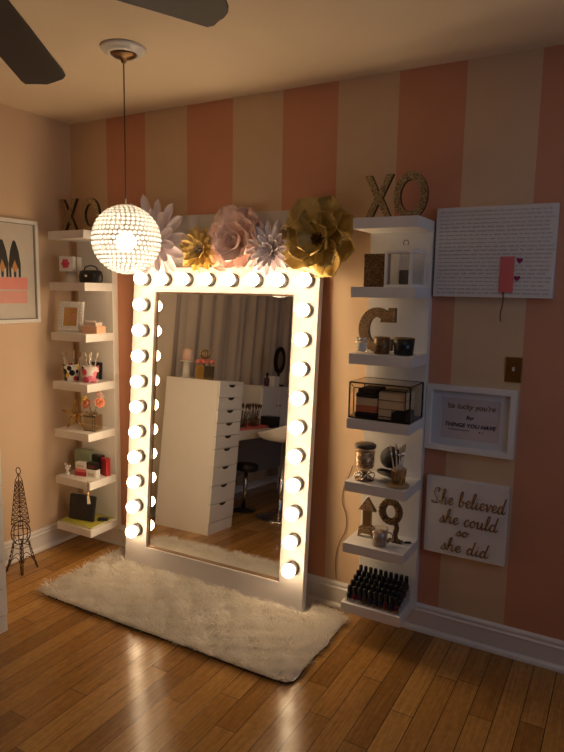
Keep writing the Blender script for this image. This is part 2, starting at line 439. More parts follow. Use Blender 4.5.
# ------------------------------------------------------------------ wall shelf units
UW, UD, UT = 0.305, 0.273, 0.049; STEP = 1.85 / 6
def shelf_unit(x0, ztop, label):
    t = thing('wall_shelf_unit', label, 'shelf unit', (x0, 0, ztop - 1.85 - UT))
    obj('back_panel', MB().box((0.0, -0.047, 0), (UW, -0.001, 1.85 + UT)), M_SHELF, t, bevel=0.0015)
    for k in range(7):
        z = k * STEP
        obj('shelf', MB().box((0, -UD, z), (UW, -0.0475, z + UT)), M_SHELF, t, bevel=0.0015)
    return t
XL, ZL0 = 0.083, 2.037; XR, ZR0 = 2.100, 2.034
shelf_unit(XL, ZL0, 'tall white open shelf unit on wall beside left corner, holding floral cups and black handbag')
shelf_unit(XR, ZR0, 'tall white open shelf unit right of lit mirror, holding jewellery case and bottle rack')
ZL = lambda k: ZL0 - (k - 1) * STEP + 0.0005
ZR = lambda k: ZR0 - (k - 1) * STEP + 0.0005

# ------------------------------------------------------------------ fur rug
def rug():
    x0, x1, y0, y1 = 0.462, 2.085, -0.758, -0.085
    t = thing('fur_rug', 'cream fluffy fur rug with dark backing lying under lit mirror', 'rug', ((x0 + x1) / 2, (y0 + y1) / 2, 0))
    hx, hy = (x1 - x0) / 2, (y1 - y0) / 2; n = 120
    def edge(a):
        c, s_ = math.cos(a), math.sin(a); p = 22.0
        r = (abs(c) ** p + abs(s_) ** p) ** (-1 / p)
        w = 1 + 0.008 * math.sin(7 * a + 1) + 0.004 * math.sin(17 * a)
        return c * r * hx * w * 0.992, s_ * r * hy * w * 0.985
    pts = [edge(2 * PI * k / n) for k in range(n)]
    mb = MB(); vs = [(x, y, 0.001) for x, y in pts] + [(x, y, 0.011) for x, y in pts]
    mb.add(vs, [tuple(range(n - 1, -1, -1)), tuple(range(n, 2 * n))] + [(i, (i + 1) % n, (i + 1) % n + n, i + n) for i in range(n)])
    obj('hide_backing', mb, M_HIDE, t, mats2=pmat('cream_underfur', (0.82, 0.77, 0.69), 0.9), fn=lambda p: p.normal.z > 0.5)
    N = 60000
    a = RNG.uniform(-1, 1, (N, 2)); px = a[:, 0] * hx * 0.995; py = a[:, 1] * hy * 0.995
    cx, cy = (x0 + x1) / 2, (y0 + y1) / 2
    under = (np.abs(px + cx - 1.228) < 0.645) & (py + cy > -0.205) & (py + cy < -0.13)
    ang = np.arctan2(py / hy, px / hx); cr = (np.abs(np.cos(ang)) ** 22 + np.abs(np.sin(ang)) ** 22) ** (-1 / 22)
    ok = (np.hypot(px / hx, py / hy) < cr * 0.997) & ~under
    px, py = px[ok], py[ok]; N = len(px)
    # clump direction field
    fx = np.sin(px * 23 + 1.3 * np.sin(py * 31)) + 0.7 * np.sin(px * 51 + py * 37); fy = np.cos(py * 27 + 1.1 * np.sin(px * 19)) + 0.7 * np.sin(py * 61 - px * 33) - 0.5
    th = RNG.normal(0, 0.6, N); dx = 0.55 * fx + np.cos(th * 3) * 0.5; dy = 0.55 * fy + np.sin(th * 3) * 0.5
    nl = np.hypot(dx, dy) + 1e-6; lean = RNG.uniform(0.35, 1.05, N); dx, dy = dx / nl * lean, dy / nl * lean
    L = RNG.uniform(0.036, 0.072, N); wd = RNG.uniform(0.0011, 0.0022, N)
    sx, sy = -dy / (lean + 1e-6), dx / (lean + 1e-6); ra = RNG.uniform(0, PI, N); sxx = np.cos(ra); syy = np.sin(ra)
    V3 = np.zeros((N, 7, 3)); tt = (0.0, 0.4, 0.75, 1.0)
    for i, q in enumerate(tt):
        bx = px + dx * L * q * q; by = py + dy * L * q * q; bz = 0.0105 + L * 0.72 * (q - 0.33 * lean * q * q)
        w = wd * (1 - 0.75 * q)
        if i < 3:
            V3[:, 2 * i] = np.stack([bx - sxx * w, by - syy * w, bz], 1); V3[:, 2 * i + 1] = np.stack([bx + sxx * w, by + syy * w, bz], 1)
        else: V3[:, 6] = np.stack([bx, by, bz], 1)
    # keep hairs off the mirror board
    if True:
        inb = (np.abs(V3[:, :, 0] + cx - 1.228) < 0.632) & (V3[:, :, 1] + cy > -0.200) & (V3[:, :, 1] + cy < -0.125)
        V3 = V3[~inb.any(axis=1)]; N = len(V3)
    me = bpy.data.meshes.new('fur_pile'); base = np.arange(N)[:, None] * 7
    quads = np.concatenate([base + np.array([0, 1, 3, 2]), base + np.array([2, 3, 5, 4])]); tris = base + np.array([4, 5, 6])
    me.vertices.add(N * 7); me.vertices.foreach_set('co', V3.reshape(-1).astype(np.float32))
    loops = np.concatenate([quads.reshape(-1), tris.reshape(-1)]).astype(np.int32)
    me.loops.add(len(loops)); me.loops.foreach_set('vertex_index', loops)
    nf = len(quads) + len(tris); tot = np.concatenate([np.full(len(quads), 4), np.full(len(tris), 3)]); st = np.concatenate([[0], np.cumsum(tot)[:-1]])
    me.polygons.add(nf); me.polygons.foreach_set('loop_start', st.astype(np.int32)); me.polygons.foreach_set('loop_total', tot.astype(np.int32))
    me.update(calc_edges=True); me.validate(); me.materials.append(M_FUR)
    o = link('fur_pile', me, t); o['kind'] = 'stuff'
rug()

# ------------------------------------------------------------------ leaning mirror with lamps
MY, MZ = -0.206, 0.0145
YAW = 0.03
TILT = -math.atan2(0.150, 2.10)
mir = thing('vanity_mirror', 'tall white framed mirror edged with glowing round bulbs, leaning on striped wall', 'mirror', (1.228, MY, MZ), (TILT, 0, YAW))
def mirror_parts():
    hx = 0.614; hl = 0.606; top = 1.815; full = 2.115
    gx0, gx1, gz0, gz1 = -0.444, 0.469, 0.130, 1.672
    obj('back_board', MB().box((-hl, 0.0325, 0.002), (hx, 0.047, full)), M_FRAME, mir, bevel=0.002)
    fr = MB().ring([(-hl, 0), (hx, 0), (hx, top), (-hl, top)], [(gx0, gz0), (gx1, gz0), (gx1, gz1), (gx0, gz1)], 0.0, 0.032)
    obj('frame', fr, M_FRAME, mir, bevel=0.002)
    obj('mirror_glass', MB().box((gx0 + 0.001, 0.020, gz0 + 0.001), (gx1 - 0.001, 0.026, gz1 - 0.001)), M_MIRROR, mir)
    w = 0.008
    obj('inner_trim', MB().ring([(gx0 + 0.0005, gz0 + 0.0005), (gx1 - 0.0005, gz0 + 0.0005), (gx1 - 0.0005, gz1 - 0.0005), (gx0 + 0.0005, gz1 - 0.0005)],
        [(gx0 + w, gz0 + w), (gx1 - w, gz0 + w), (gx1 - w, gz1 - w), (gx0 + w, gz1 - w)], 0.010, 0.0195), pmat('brown_trim', (0.34, 0.22, 0.13), 0.3, 0.3), mir)
    # socket cup pointing to -y
    A = Matrix.Rotation(PI / 2, 4, 'X')   # z -> -y
    sock = MB().lathe([(0.037, 0.0), (0.037, 0.014), (0.035, 0.019), (0.026, 0.021), (0.018, 0.022)], 24, A)
    prof = [(0.013, 0.016), (0.014, 0.022)] + [(0.0365 * math.sin(q), 0.057 - 0.0365 * math.cos(q)) for q in np.linspace(0.45, PI, 12)]
    bulb = MB().lathe(prof, 24, A)
    pts = [(sx, 0.229 + 0.1515 * i) for sx in (-0.511, 0.551) for i in range(10)] + [(-0.511 + 1.062 / 7 * i, 0.229 + 1.515) for i in range(8)]
    s0 = None
    for x, z in pts:
        if s0 is None:
            s0 = obj('bulb_socket', sock, M_SOCKET, mir, (x, -0.0005, z), smooth=True); b0 = obj('light_bulb', bulb, M_BULB, s0, smooth=True)
        else:
            c = s0.copy(); COL.objects.link(c); c.parent = mir; c.location = (x, -0.0005, z)
            d = b0.copy(); COL.objects.link(d); d.parent = c
mirror_parts()

# ------------------------------------------------------------------ paper flowers on the mirror's top board
def petal_mesh(L, Wd, curl, cup=0.3, tip=0.55, n=9, m=5, fold=0.0, base=0.25, th=0.0012, ruf=0.0):
    """petal along +x from the origin, normal +z, curling up by `curl` radians"""
    g = []
    ang = 0.0; x = z = 0.0; ds = L / (n - 1)
    for i in range(n):
        t = i / (n - 1)
        w = Wd * ((base + (1 - base) * math.sin(PI * min(1, t / (2 * tip))) ** 0.8) if t <= tip else max(0.04, math.sqrt(max(0, 1 - ((t - tip) / (1 - tip)) ** 2.4))))
        row = []
        for j in range(m):
            u = (j / (m - 1) - 0.5) * 2
            h = cup * w * 0.5 * (u * u) - fold * w * (1 - abs(u)) + ruf * L * t * t * math.sin(u * 5.2 + t * 3 + 0.6)
            row.append((x - math.sin(ang) * h, u * w * 0.5, z + math.cos(ang) * h))
        g.append(row)
        ang = curl * (t ** 1.5); x += ds * math.cos(ang); z += ds * math.sin(ang)
    return MB().sheet(g, th)
def flower(name, label, lx, lz, rings, mat, centre, cmat, roll=0.0, off=0.016, nod=0.10):
    """rings: (count, length, width, curl, opening angle, lift, cup, tip, fold)"""
    Mm = Matrix.Translation((1.228, MY, MZ)) @ Matrix.Rotation(YAW, 4, 'Z') @ Matrix.Rotation(TILT, 4, 'X') @ Matrix.Translation((lx, 0.0300 - off, lz)) @ Matrix.Rotation(PI / 2 + nod, 4, 'X') @ Matrix.Rotation(roll, 4, 'Z')
    t = thing(name, label, 'paper flower', Mm.translation, Mm.to_euler(), 'paper flowers on the mirror top')
    for ri, (cnt, L, Wd, curl, opn, lift, cup, tip, fold, ruf) in enumerate(rings):
        me = None
        for k in range(cnt):
            a = 2 * PI * (k + 0.5 * (ri % 2)) / cnt + random.uniform(-0.06, 0.06)
            rot = Euler((0, -(opn + random.uniform(-0.07, 0.07)), a), 'XYZ')
            r0 = 0.012
            loc = (r0 * math.cos(a), r0 * math.sin(a), lift)
            if me is None:
                p0 = obj('petal', petal_mesh(L, Wd, curl, cup, tip, n=10, m=9, fold=fold, ruf=ruf), mat, t, loc, rot, smooth=True); me = p0
            else:
                p = me.copy(); COL.objects.link(p); p.parent = t; p.location = loc; p.rotation_euler = rot
                s_ = random.uniform(0.92, 1.06); p.scale = (s_, s_, s_)
    obj('flower_center', centre, cmat, t, smooth=True)
    return t
def stamens(n, r, h, th=0.0022, lift=0.01):
    mb = MB().ball((0, 0, lift), r * 0.45, 10, 6)
    for k in range(n):
        a = k * 2.399; q = math.sqrt((k + 0.5) / n)
        d = Vector((math.cos(a) * q * r, math.sin(a) * q * r, lift + h * (1 - 0.35 * q)))
        mb.tube([(d.x * 0.3, d.y * 0.3, lift), d], [th, th * 1.6], 5)
    return mb
flower('paper_flower', 'large lavender paper dahlia with long narrow petals, leftmost on mirror top', -0.462, 1.965,
       [(15, 0.255, 0.066, 0.25, 0.10, 0.008, 0.35, 0.62, 0.06, 0.0), (13, 0.215, 0.058, 0.35, 0.26, 0.016, 0.4, 0.6, 0.08, 0.0), (11, 0.150, 0.050, 0.45, 0.48, 0.024, 0.45, 0.6, 0.1, 0.0), (7, 0.085, 0.036, 0.5, 0.85, 0.030, 0.5, 0.6, 0.1, 0.0)],
       M_LAV, stamens(16, 0.02, 0.03, lift=0.03), M_LAV, 0.1)
flower('paper_flower', 'small gold foil paper flower with spiky petals between lavender and pink ones', -0.128, 1.915,
       [(14, 0.128, 0.046, 0.3, 0.12, 0.008, 0.4, 0.55, 0.10, 0.0), (12, 0.105, 0.042, 0.4, 0.34, 0.016, 0.4, 0.55, 0.1, 0.0), (9, 0.070, 0.034, 0.5, 0.65, 0.022, 0.5, 0.55, 0.1, 0.0)],
       M_GOLDP, stamens(14, 0.026, 0.030, 0.004, lift=0.025), pmat('silver_beads', (0.6, 0.55, 0.5), 0.2, 0.8), 0.3)
flower('paper_flower', 'big blush pink paper rose with wide rounded petals above mirror centre', 0.118, 1.955,
       [(7, 0.190, 0.150, 0.20, 0.08, 0.006, 0.18, 0.70, 0.0, 0.05), (7, 0.160, 0.130, 0.35, 0.22, 0.016, 0.25, 0.70, 0.0, 0.05), (6, 0.120, 0.110, 0.6, 0.42, 0.024, 0.3, 0.70, 0.0, 0.05), (5, 0.080, 0.082, 0.9, 0.75, 0.030, 0.45, 0.66, 0.0, 0.0), (4, 0.052, 0.056, 0.7, 1.15, 0.036, 0.6, 0.66, 0.0, 0.0)],
       M_PINKP, MB().lathe([(0.004, 0.04), (0.016, 0.045), (0.018, 0.062), (0.013, 0.072), (0.009, 0.066)], 14), M_PINKP, 0.25)
flower('paper_flower', 'small pale lavender paper flower with thin curled petals left of olive gold one', 0.322, 1.905,
       [(18, 0.155, 0.036, 0.2, 0.12, 0.008, 0.5, 0.55, 0.12, 0.0), (16, 0.130, 0.033, 0.3, 0.32, 0.014, 0.5, 0.55, 0.12, 0.0), (13, 0.100, 0.028, 0.4, 0.60, 0.020, 0.5, 0.55, 0.12, 0.0), (9, 0.065, 0.022, 0.4, 0.95, 0.024, 0.5, 0.55, 0.12, 0.0)],
       M_LAV, stamens(10, 0.014, 0.022, lift=0.02), M_LAV, 0.2)
flower('paper_flower', 'big antique gold paper flower with broad cupped petals, rightmost on mirror top', 0.600, 1.955,
       [(8, 0.205, 0.165, 0.20, 0.10, 0.008, 0.25, 0.68, 0.02, 0.06), (7, 0.165, 0.140, 0.40, 0.32, 0.018, 0.35, 0.68, 0.02, 0.07), (6, 0.115, 0.105, 0.6, 0.65, 0.028, 0.45, 0.66, 0.02, 0.05)],
       M_OLIVE, stamens(30, 0.038, 0.030, lift=0.030), pmat('brown_stamen', (0.16, 0.08, 0.02), 0.4, 0.3), 0.5)

# ------------------------------------------------------------------ ceiling lamp and fan
def pendant():
    cx, cy, cz, r = 1.222, -0.80, 1.917, 0.149
    t = thing('pendant_lamp', 'round crystal ball pendant lamp hanging on thin cord before left shelves', 'lamp', (cx, cy, cz))
    obj('ceiling_medallion', MB().lathe([(0.096, 0.0), (0.099, -0.006), (0.092, -0.014), (0.080, -0.016), (0.076, -0.026), (0.062, -0.030), (0.056, -0.022)], 40), M_TRIM, t, (0, 0, H - cz), smooth=True)
    obj('canopy', MB().lathe([(0.057, -0.018), (0.056, -0.030), (0.040, -0.040), (0.014, -0.046), (0.010, -0.062), (0.004, -0.064)], 32), M_BRONZE, t, (0, 0, H - cz), smooth=True)
    obj('cord', MB().tube([(0, 0, r + 0.02), (0, 0, H - cz - 0.06)], 0.0028, 8), pmat('brown_cord', (0.10, 0.06, 0.03), 0.6), t, smooth=True)
    obj('lamp_holder', MB().lathe([(0.006, 0.10), (0.022, 0.095), (0.024, 0.035), (0.018, 0.030)], 18).tube([(0, 0, 0.09), (0, 0, r + 0.03)], 0.005, 8), M_CHROME, t, smooth=True)
    obj('light_bulb', MB().ball((0, 0, -0.012), 0.043, 20, 12), M_PBULB, t, smooth=True)
    # wire cage: parallels and meridians
    cage = MB(); nlat = 17
    for i in range(1, nlat):
        la = -PI / 2 + PI * i / nlat
        cage.tube([(r * math.cos(la) * math.cos(q), r * math.cos(la) * math.sin(q), r * math.sin(la)) for q in np.linspace(0, 2 * PI, 36, endpoint=False)], 0.0011, 4, True)
    obj('wire_cage', cage, M_CHROME, t)
    # faceted beads, each in a wire ring, set out in rows
    bead = MB().lathe([(0.0035, 0.0055), (0.0080, 0.0035), (0.0099, 0.0), (0.0080, -0.0035), (0.0035, -0.0055)], 8)
    tor = MB().tube([(0.0105 * math.cos(q), 0.0105 * math.sin(q), 0) for q in np.linspace(0, 2 * PI, 12, endpoint=False)], 0.0013, 4, True)
    spots = []; rows = 22
    for i in range(rows + 1):
        la = -PI / 2 + PI * i / rows; cnt = max(1, int(round(2 * PI * r * math.cos(la) / 0.0210)))
        for k in range(cnt):
            q = 2 * PI * (k + 0.5 * (i % 2)) / cnt
            spots.append(Vector((math.cos(la) * math.cos(q), math.cos(la) * math.sin(q), math.sin(la))))
    view = Vector((3.241 - cx, -2.942 - cy, 1.699 - cz)).normalized()
    spots.sort(key=lambda d: -d.dot(view))
    rest = MB(); restw = MB(); b0 = None
    for k, d in enumerate(spots):
        q = d.to_track_quat('Z', 'Y'); M = Matrix.Translation(d * r) @ q.to_matrix().to_4x4()
        if k < 100:
            if b0 is None:
                b0 = obj('crystal_bead', bead, M_CRYSTAL, t); w0 = obj('wire_ring', tor, M_RING, b0)
                b0.location = d * r; b0.rotation_euler = q.to_euler()
            else:
                c = b0.copy(); COL.objects.link(c); c.parent = t; c.location = d * r; c.rotation_euler = q.to_euler()
                w = w0.copy(); COL.objects.link(w); w.parent = c
        else:
            rest.add(bead.v, bead.f, M); rest_n = len(rest.f); rest.add(tor.v, tor.f, M)
    nb = len(bead.f); nt = nb + len(tor.f)
    o = obj('crystal_bead', rest, M_CRYSTAL, t, mats2=M_RING, fn=lambda p: (p.index % nt) >= nb); o['kind'] = 'stuff'
pendant()

def fan():
    hub = Vector((1.93, -2.12, 2.40))
    t = thing('ceiling_fan', 'dark ceiling fan overhead with two wooden blades reaching into view', 'fan', (hub.x, hub.y, H))
    dz = H - hub.z
    obj('downrod', MB().lathe([(0.07, 0), (0.068, -0.03), (0.03, -0.06), (0.014, -0.065), (0.014, -dz + 0.09)], 24), M_BRONZE, t, smooth=True)
    obj('motor_housing', MB().lathe([(0.03, -dz + 0.10), (0.11, -dz + 0.085), (0.135, -dz + 0.04), (0.135, -dz), (0.10, -dz - 0.04), (0.04, -dz - 0.055)], 32), M_BRONZE, t, smooth=True)
    def blade(out):
        mb = MB(); n = len(out); th = 0.007
        vs = [(x - hub.x, y - hub.y, z - H) for x, y, z in out]; vs += [(x, y, z + th) for x, y, z in vs]
        mb.add(vs, [tuple(range(n)), tuple(range(2 * n - 1, n - 1, -1))] + [(i, i + n, (i + 1) % n + n, (i + 1) % n) for i in range(n)])
        o = obj('fan_blade', mb, M_FAN, t, bevel=0.002)
        # iron arm from motor to blade root
        ks = sorted(out, key=lambda q: (Vector(q) - hub).length)[:2]; m0 = sum((Vector(q) for q in ks), Vector()) / 2 - Vector((hub.x, hub.y, H)); d = m0.copy(); d.z = 0; d.normalize()
        obj('blade_arm', MB().tube([d * 0.12 + Vector((0, 0, -dz + 0.01)), m0 + Vector((0, 0, -0.004)), m0 + d * 0.06 + Vector((0, 0, -0.004))], 0.009, 8), M_BRONZE, o)
    # outlines of the two blades that show, measured on the blade plane
    blade(FAN_A); blade(FAN_B)
    for k in (2, 3, 4):
        a = math.radians(124 + 72 * (k - 1)); d = Vector((math.cos(a), math.sin(a), 0)); s_ = Vector((-d.y, d.x, 0))
        o = [hub + d * r_ + s_ * w for r_, w in ((0.2, -0.055), (0.70, -0.075), (0.78, -0.06), (0.80, 0.0), (0.78, 0.06), (0.70, 0.075), (0.2, 0.055))]
        blade([(p.x, p.y, p.z) for p in o])
FAN_A = [(1.936, -2.008, 2.4), (1.829, -1.849, 2.4), (1.734, -1.705, 2.4), (1.627, -1.547, 2.4), (1.550, -1.430, 2.4), (1.519, -1.392, 2.4), (1.487, -1.374, 2.4), (1.437, -1.365, 2.4), (1.390, -1.359, 2.4), (1.365, -1.377, 2.4), (1.323, -1.397, 2.4), (1.338, -1.425, 2.4), (1.472, -1.605, 2.4), (1.685, -1.891, 2.4)]
FAN_B = [(2.244, -1.932, 2.4), (2.287, -1.846, 2.4), (2.328, -1.725, 2.4), (2.327, -1.629, 2.4), (2.295, -1.563, 2.4), (2.278, -1.540, 2.4), (2.252, -1.520, 2.4), (2.230, -1.511, 2.4), (2.200, -1.492, 2.4), (2.178, -1.493, 2.4), (2.170, -1.510, 2.4), (2.121, -1.619, 2.4), (2.070, -1.726, 2.4), (2.022, -1.830, 2.4)]
fan()

# ------------------------------------------------------------------ letters
def letter_X(w, h, d):
    s_ = w * 0.23
    out = [(0, 0), (s_, 0), (w / 2, h / 2 - s_ * 0.85), (w - s_, 0), (w, 0), (w / 2 + s_ * 0.62, h / 2), (w, h), (w - s_, h), (w / 2, h / 2 + s_ * 0.85), (s_, h), (0, h), (w / 2 - s_ * 0.62, h / 2)]
    return MB().prism([(x - w / 2, z) for x, z in out], 0, d)
def letter_O(w, h, d, th=0.27):
    return MB().ring(circle(0, h / 2, w / 2, h / 2), circle(0, h / 2, w / 2 - w * th * 0.72, h / 2 - w * th * 0.85), 0, d)
def front_faces(d): return lambda p: abs(p.normal.y) < 0.5
def letter(name, label, mb, loc, rz=0.0, lean=0.0, mat=None, group=None):
    o = obj(name, mb, mat or M_GLITTER, None, loc, (lean, 0, rz), mats2=M_EDGE, fn=lambda p: abs(p.normal.y) < 0.5)
    return tag(o, label, 'letter', group)
letter('letter_x', 'gold glitter letter X on top of left shelf unit', letter_X(0.148, 0.208, 0.022), (0.112, -0.135, ZL(1)), 0.0, 0, M_GLITTER)
letter('letter_o', 'gold glitter letter O on left shelf unit, partly behind crystal ball lamp', letter_O(0.150, 0.205, 0.022), (0.300, -0.135, ZL(1)), 0.0, 0, M_GLITTER)
letter('letter_x', 'gold glitter letter X on top of shelf unit right of mirror', letter_X(0.140, 0.207, 0.022), (2.165, -0.135, ZR(1)), 0.0, 0, M_GLITTER)
letter('letter_o', 'gold glitter letter O on top of shelf unit right of mirror', letter_O(0.158, 0.212, 0.022), (2.318, -0.135, ZR(1)), 0.0, 0, M_GLITTER)

# ------------------------------------------------------------------ LEFT UNIT
def cup_mesh(r0, r1, h, t=0.003, n=28): return MB().lathe([(r0 * 0.9, 0), (r0, 0.002), (r1, h), (r1 - t, h), (r0 - t, 0.006), (0.0005, 0.006)], n)
def left_two():
    z = ZL(2)
    t = thing('trinket_pot', 'square white pot with pink floral motif on flared foot, beside black handbag', 'pot', (0.170, -0.180, z), (0, 0, 0.25))
    obj('foot', MB().lathe([(0.052, 0), (0.050, 0.006), (0.038, 0.035), (0.030, 0.058), (0.036, 0.066)], 24), pmat('cream_ceramic', (0.66, 0.58, 0.46), 0.4), t, smooth=True)
    obj('pot_body', MB().box((-0.050, -0.046, 0.0665), (0.050, 0.046, 0.158)), M_PAPER, t, bevel=0.004)
    fl = MB()
    for k in range(6):
        a = k * PI / 3; fl.ball((0.017 * math.cos(a) - 0.004, -0.0475, 0.115 + 0.017 * math.sin(a)), 0.0125, 10, 6, sq=(1, 0.12, 1))
    fl.ball((-0.004, -0.0485, 0.115), 0.012, 10, 6, sq=(1, 0.12, 1))
    obj('flower_motif', fl, M_PINK, t, smooth=True)
    obj('gold_band', MB().box((0.0505, -0.02, 0.07), (0.0515, -0.008, 0.155)), M_GOLD, t)
    b = thing('handbag', 'small black quilted handbag with curved handle on left shelf', 'handbag', (0.328, -0.165, z), (0, 0, 0.12))
    g = MB(); n = 14; prof = []
    body = MB().lathe([(0.078, 0.0), (0.084, 0.012), (0.085, 0.040), (0.078, 0.068), (0.060, 0.076), (0.01, 0.077)], 28, Matrix.Diagonal((1, 0.48, 1, 1)))
    obj('bag_body', body, M_LEATHER, b, smooth=True)
    obj('front_flap', MB().ball((0, -0.030, 0.042), 0.058, 18, 10, sq=(1.0, 0.22, 0.55)), M_LEATHER, b, smooth=True)
    obj('bag_handle', MB().tube(catmull([(-0.052, 0, 0.070), (-0.040, 0, 0.094), (0, 0, 0.104), (0.040, 0, 0.094), (0.052, 0, 0.070)], 5), 0.0042, 8), M_LEATHER, b, smooth=True)
    obj('clasp', MB().box((-0.009, -0.047, 0.035), (0.009, -0.042, 0.047)), M_CHROME, b)
left_two()
def ornate_frame():
    z = ZL(3); w, h = 0.175, 0.192
    t = thing('photo_frame', 'ornate white photo frame with pink figures on gold, on left shelf', 'photo frame', (0.180, -0.215, z + 0.0015), (-0.16, 0, 0.20))
    fr = MB().ring([(-w / 2, 0), (w / 2, 0), (w / 2, h), (-w / 2, h)], [(-w / 2 + 0.032, 0.034), (w / 2 - 0.032, 0.034), (w / 2 - 0.032, h - 0.034), (-w / 2 + 0.032, h - 0.034)], 0, 0.014)
    for k in range(9):
        for s_ in (0, 1):
            fr.ball((-w / 2 + 0.012 + (w - 0.024) * k / 8, -0.001, 0.013 + s_ * (h - 0.026)), 0.0105, 8, 6, sq=(1, 0.45, 1)); fr.ball((-w / 2 + 0.013 + s_ * (w - 0.026), -0.001, 0.014 + (h - 0.028) * k / 8), 0.0105, 8, 6, sq=(1, 0.45, 1))
    obj('frame', fr, M_WHITE, t)
    obj('inner_bead', MB().ring([(-w / 2 + 0.030, 0.032), (w / 2 - 0.030, 0.032), (w / 2 - 0.030, h - 0.032), (-w / 2 + 0.030, h - 0.032)], [(-w / 2 + 0.036, 0.038), (w / 2 - 0.036, 0.038), (w / 2 - 0.036, h - 0.038), (-w / 2 + 0.036, h - 0.038)], -0.004, 0.002), M_WHITE, t)
    pic = obj('picture', MB().box((-w / 2 + 0.034, 0.006, 0.036), (w / 2 - 0.034, 0.010, h - 0.036)), pmat('amber_gold_card', (0.62, 0.34, 0.09), 0.4), t)
    text_mesh('pink_figures', '50', 0.062, 0.0006, pmat('salmon_foil', (0.80, 0.36, 0.28), 0.4), pic, (0, 0.005, 0.073), FR, 0.15)
    obj('easel_back', MB().box((-0.02, 0.0145, 0.01), (0.02, 0.018, 0.14)), M_BLACK, t)
    b = thing('trinket_box', 'small peach trinket box with white beaded lid beside ornate photo frame', 'box', (0.340, -0.165, z), (0, 0, 0.10))
    obj('box_body', MB().box((-0.060, -0.042, 0), (0.060, 0.042, 0.044)), M_PEACH, b, bevel=0.002)
    ld = MB().box((-0.042, -0.030, 0.0445), (0.042, 0.030, 0.066))
    for k in range(7): ld.ball((-0.036 + 0.012 * k, -0.026, 0.072), 0.0065, 8, 6)
    obj('beaded_lid', ld, pmat('pearl_white', (0.80, 0.68, 0.58), 0.25), b)
ornate_frame()
def brush(name, L, col, bris, headw=0.006):
    t = thing(name, 'x', 'brush')
    obj('handle', MB().lathe([(0.0016, 0.0), (0.0030, 0.01), (0.0034, L * 0.45), (0.0026, L * 0.66)], 8), col, t, smooth=True)
    obj('ferrule', MB().lathe([(0.0030, L * 0.66), (0.0036, L * 0.70), (0.0042, L * 0.80)], 8), M_CHROME, t, smooth=True)
    obj('bristles', MB().lathe([(0.0042, L * 0.80), (headw, L * 0.90), (headw * 0.8, L * 0.97), (headw * 0.25, L)], 8), bris, t, smooth=True)
    return t
BR_A = brush('makeup_brush', 0.185, pmat('pale_wood_handle', (0.72, 0.56, 0.38), 0.4), pmat('tan_bristle', (0.48, 0.34, 0.20), 0.8))
BR_B = brush('makeup_brush', 0.180, pmat('ivory_handle', (0.78, 0.70, 0.58), 0.35), pmat('cream_bristle', (0.62, 0.50, 0.36), 0.8))
BR_C = brush('makeup_brush', 0.205, M_BLACK, M_BRISTLE, 0.008)
_used = set()
def put_brush(src, loc, tilt, az, label, group):
    rot = Euler((0, tilt, az), 'XYZ')
    if src.name not in _used:
        _used.add(src.name); src.location = loc; src.rotation_euler = rot; src['label'] = label; src['group'] = group
        return src
    return dup(src, loc, rot, label, group)
def left_four():
    z = ZL(4)
    for cx, cy, r0, r1, h, m, src, lab, blab, grp in (
        (0.163, -0.190, 0.045, 0.051, 0.104, M_CUPA, BR_A, 'floral cup with black and yellow pattern, left of rose cup', 'pale wooden makeup brush standing in the black and yellow floral cup', 'brushes in the black and yellow floral cup'),
        (0.304, -0.165, 0.047, 0.053, 0.100, M_CUPB, BR_B, 'white cup painted with big pink roses, right of black and yellow cup', 'ivory makeup brush standing in the pink rose cup', 'brushes in the pink rose cup')):
        tag(obj('floral_cup', cup_mesh(r0, r1, h), m, None, (cx, cy, z), smooth=True), lab, 'cup')
        for k in range(6):
            az = k * 2.4 + cx * 7; q = math.sqrt((k + 0.5) / 6)
            put_brush(src, (cx + 0.014 * q * math.cos(az), cy + 0.014 * q * math.sin(az), z + 0.008), 0.31 * q, az, blab, grp)
    t = thing('palette_case', 'black square makeup palette standing behind the two floral cups', 'case', (0.235, -0.062, z), (-0.08, 0, 0))
    obj('case_back', MB().box((-0.055, -0.008, 0.001), (0.055, 0.008, 0.110)), M_BLACK, t, bevel=0.003); obj('case_front', MB().box((-0.050, -0.012, 0.006), (0.050, -0.0085, 0.105)), M_LEATHER, t)
left_four()
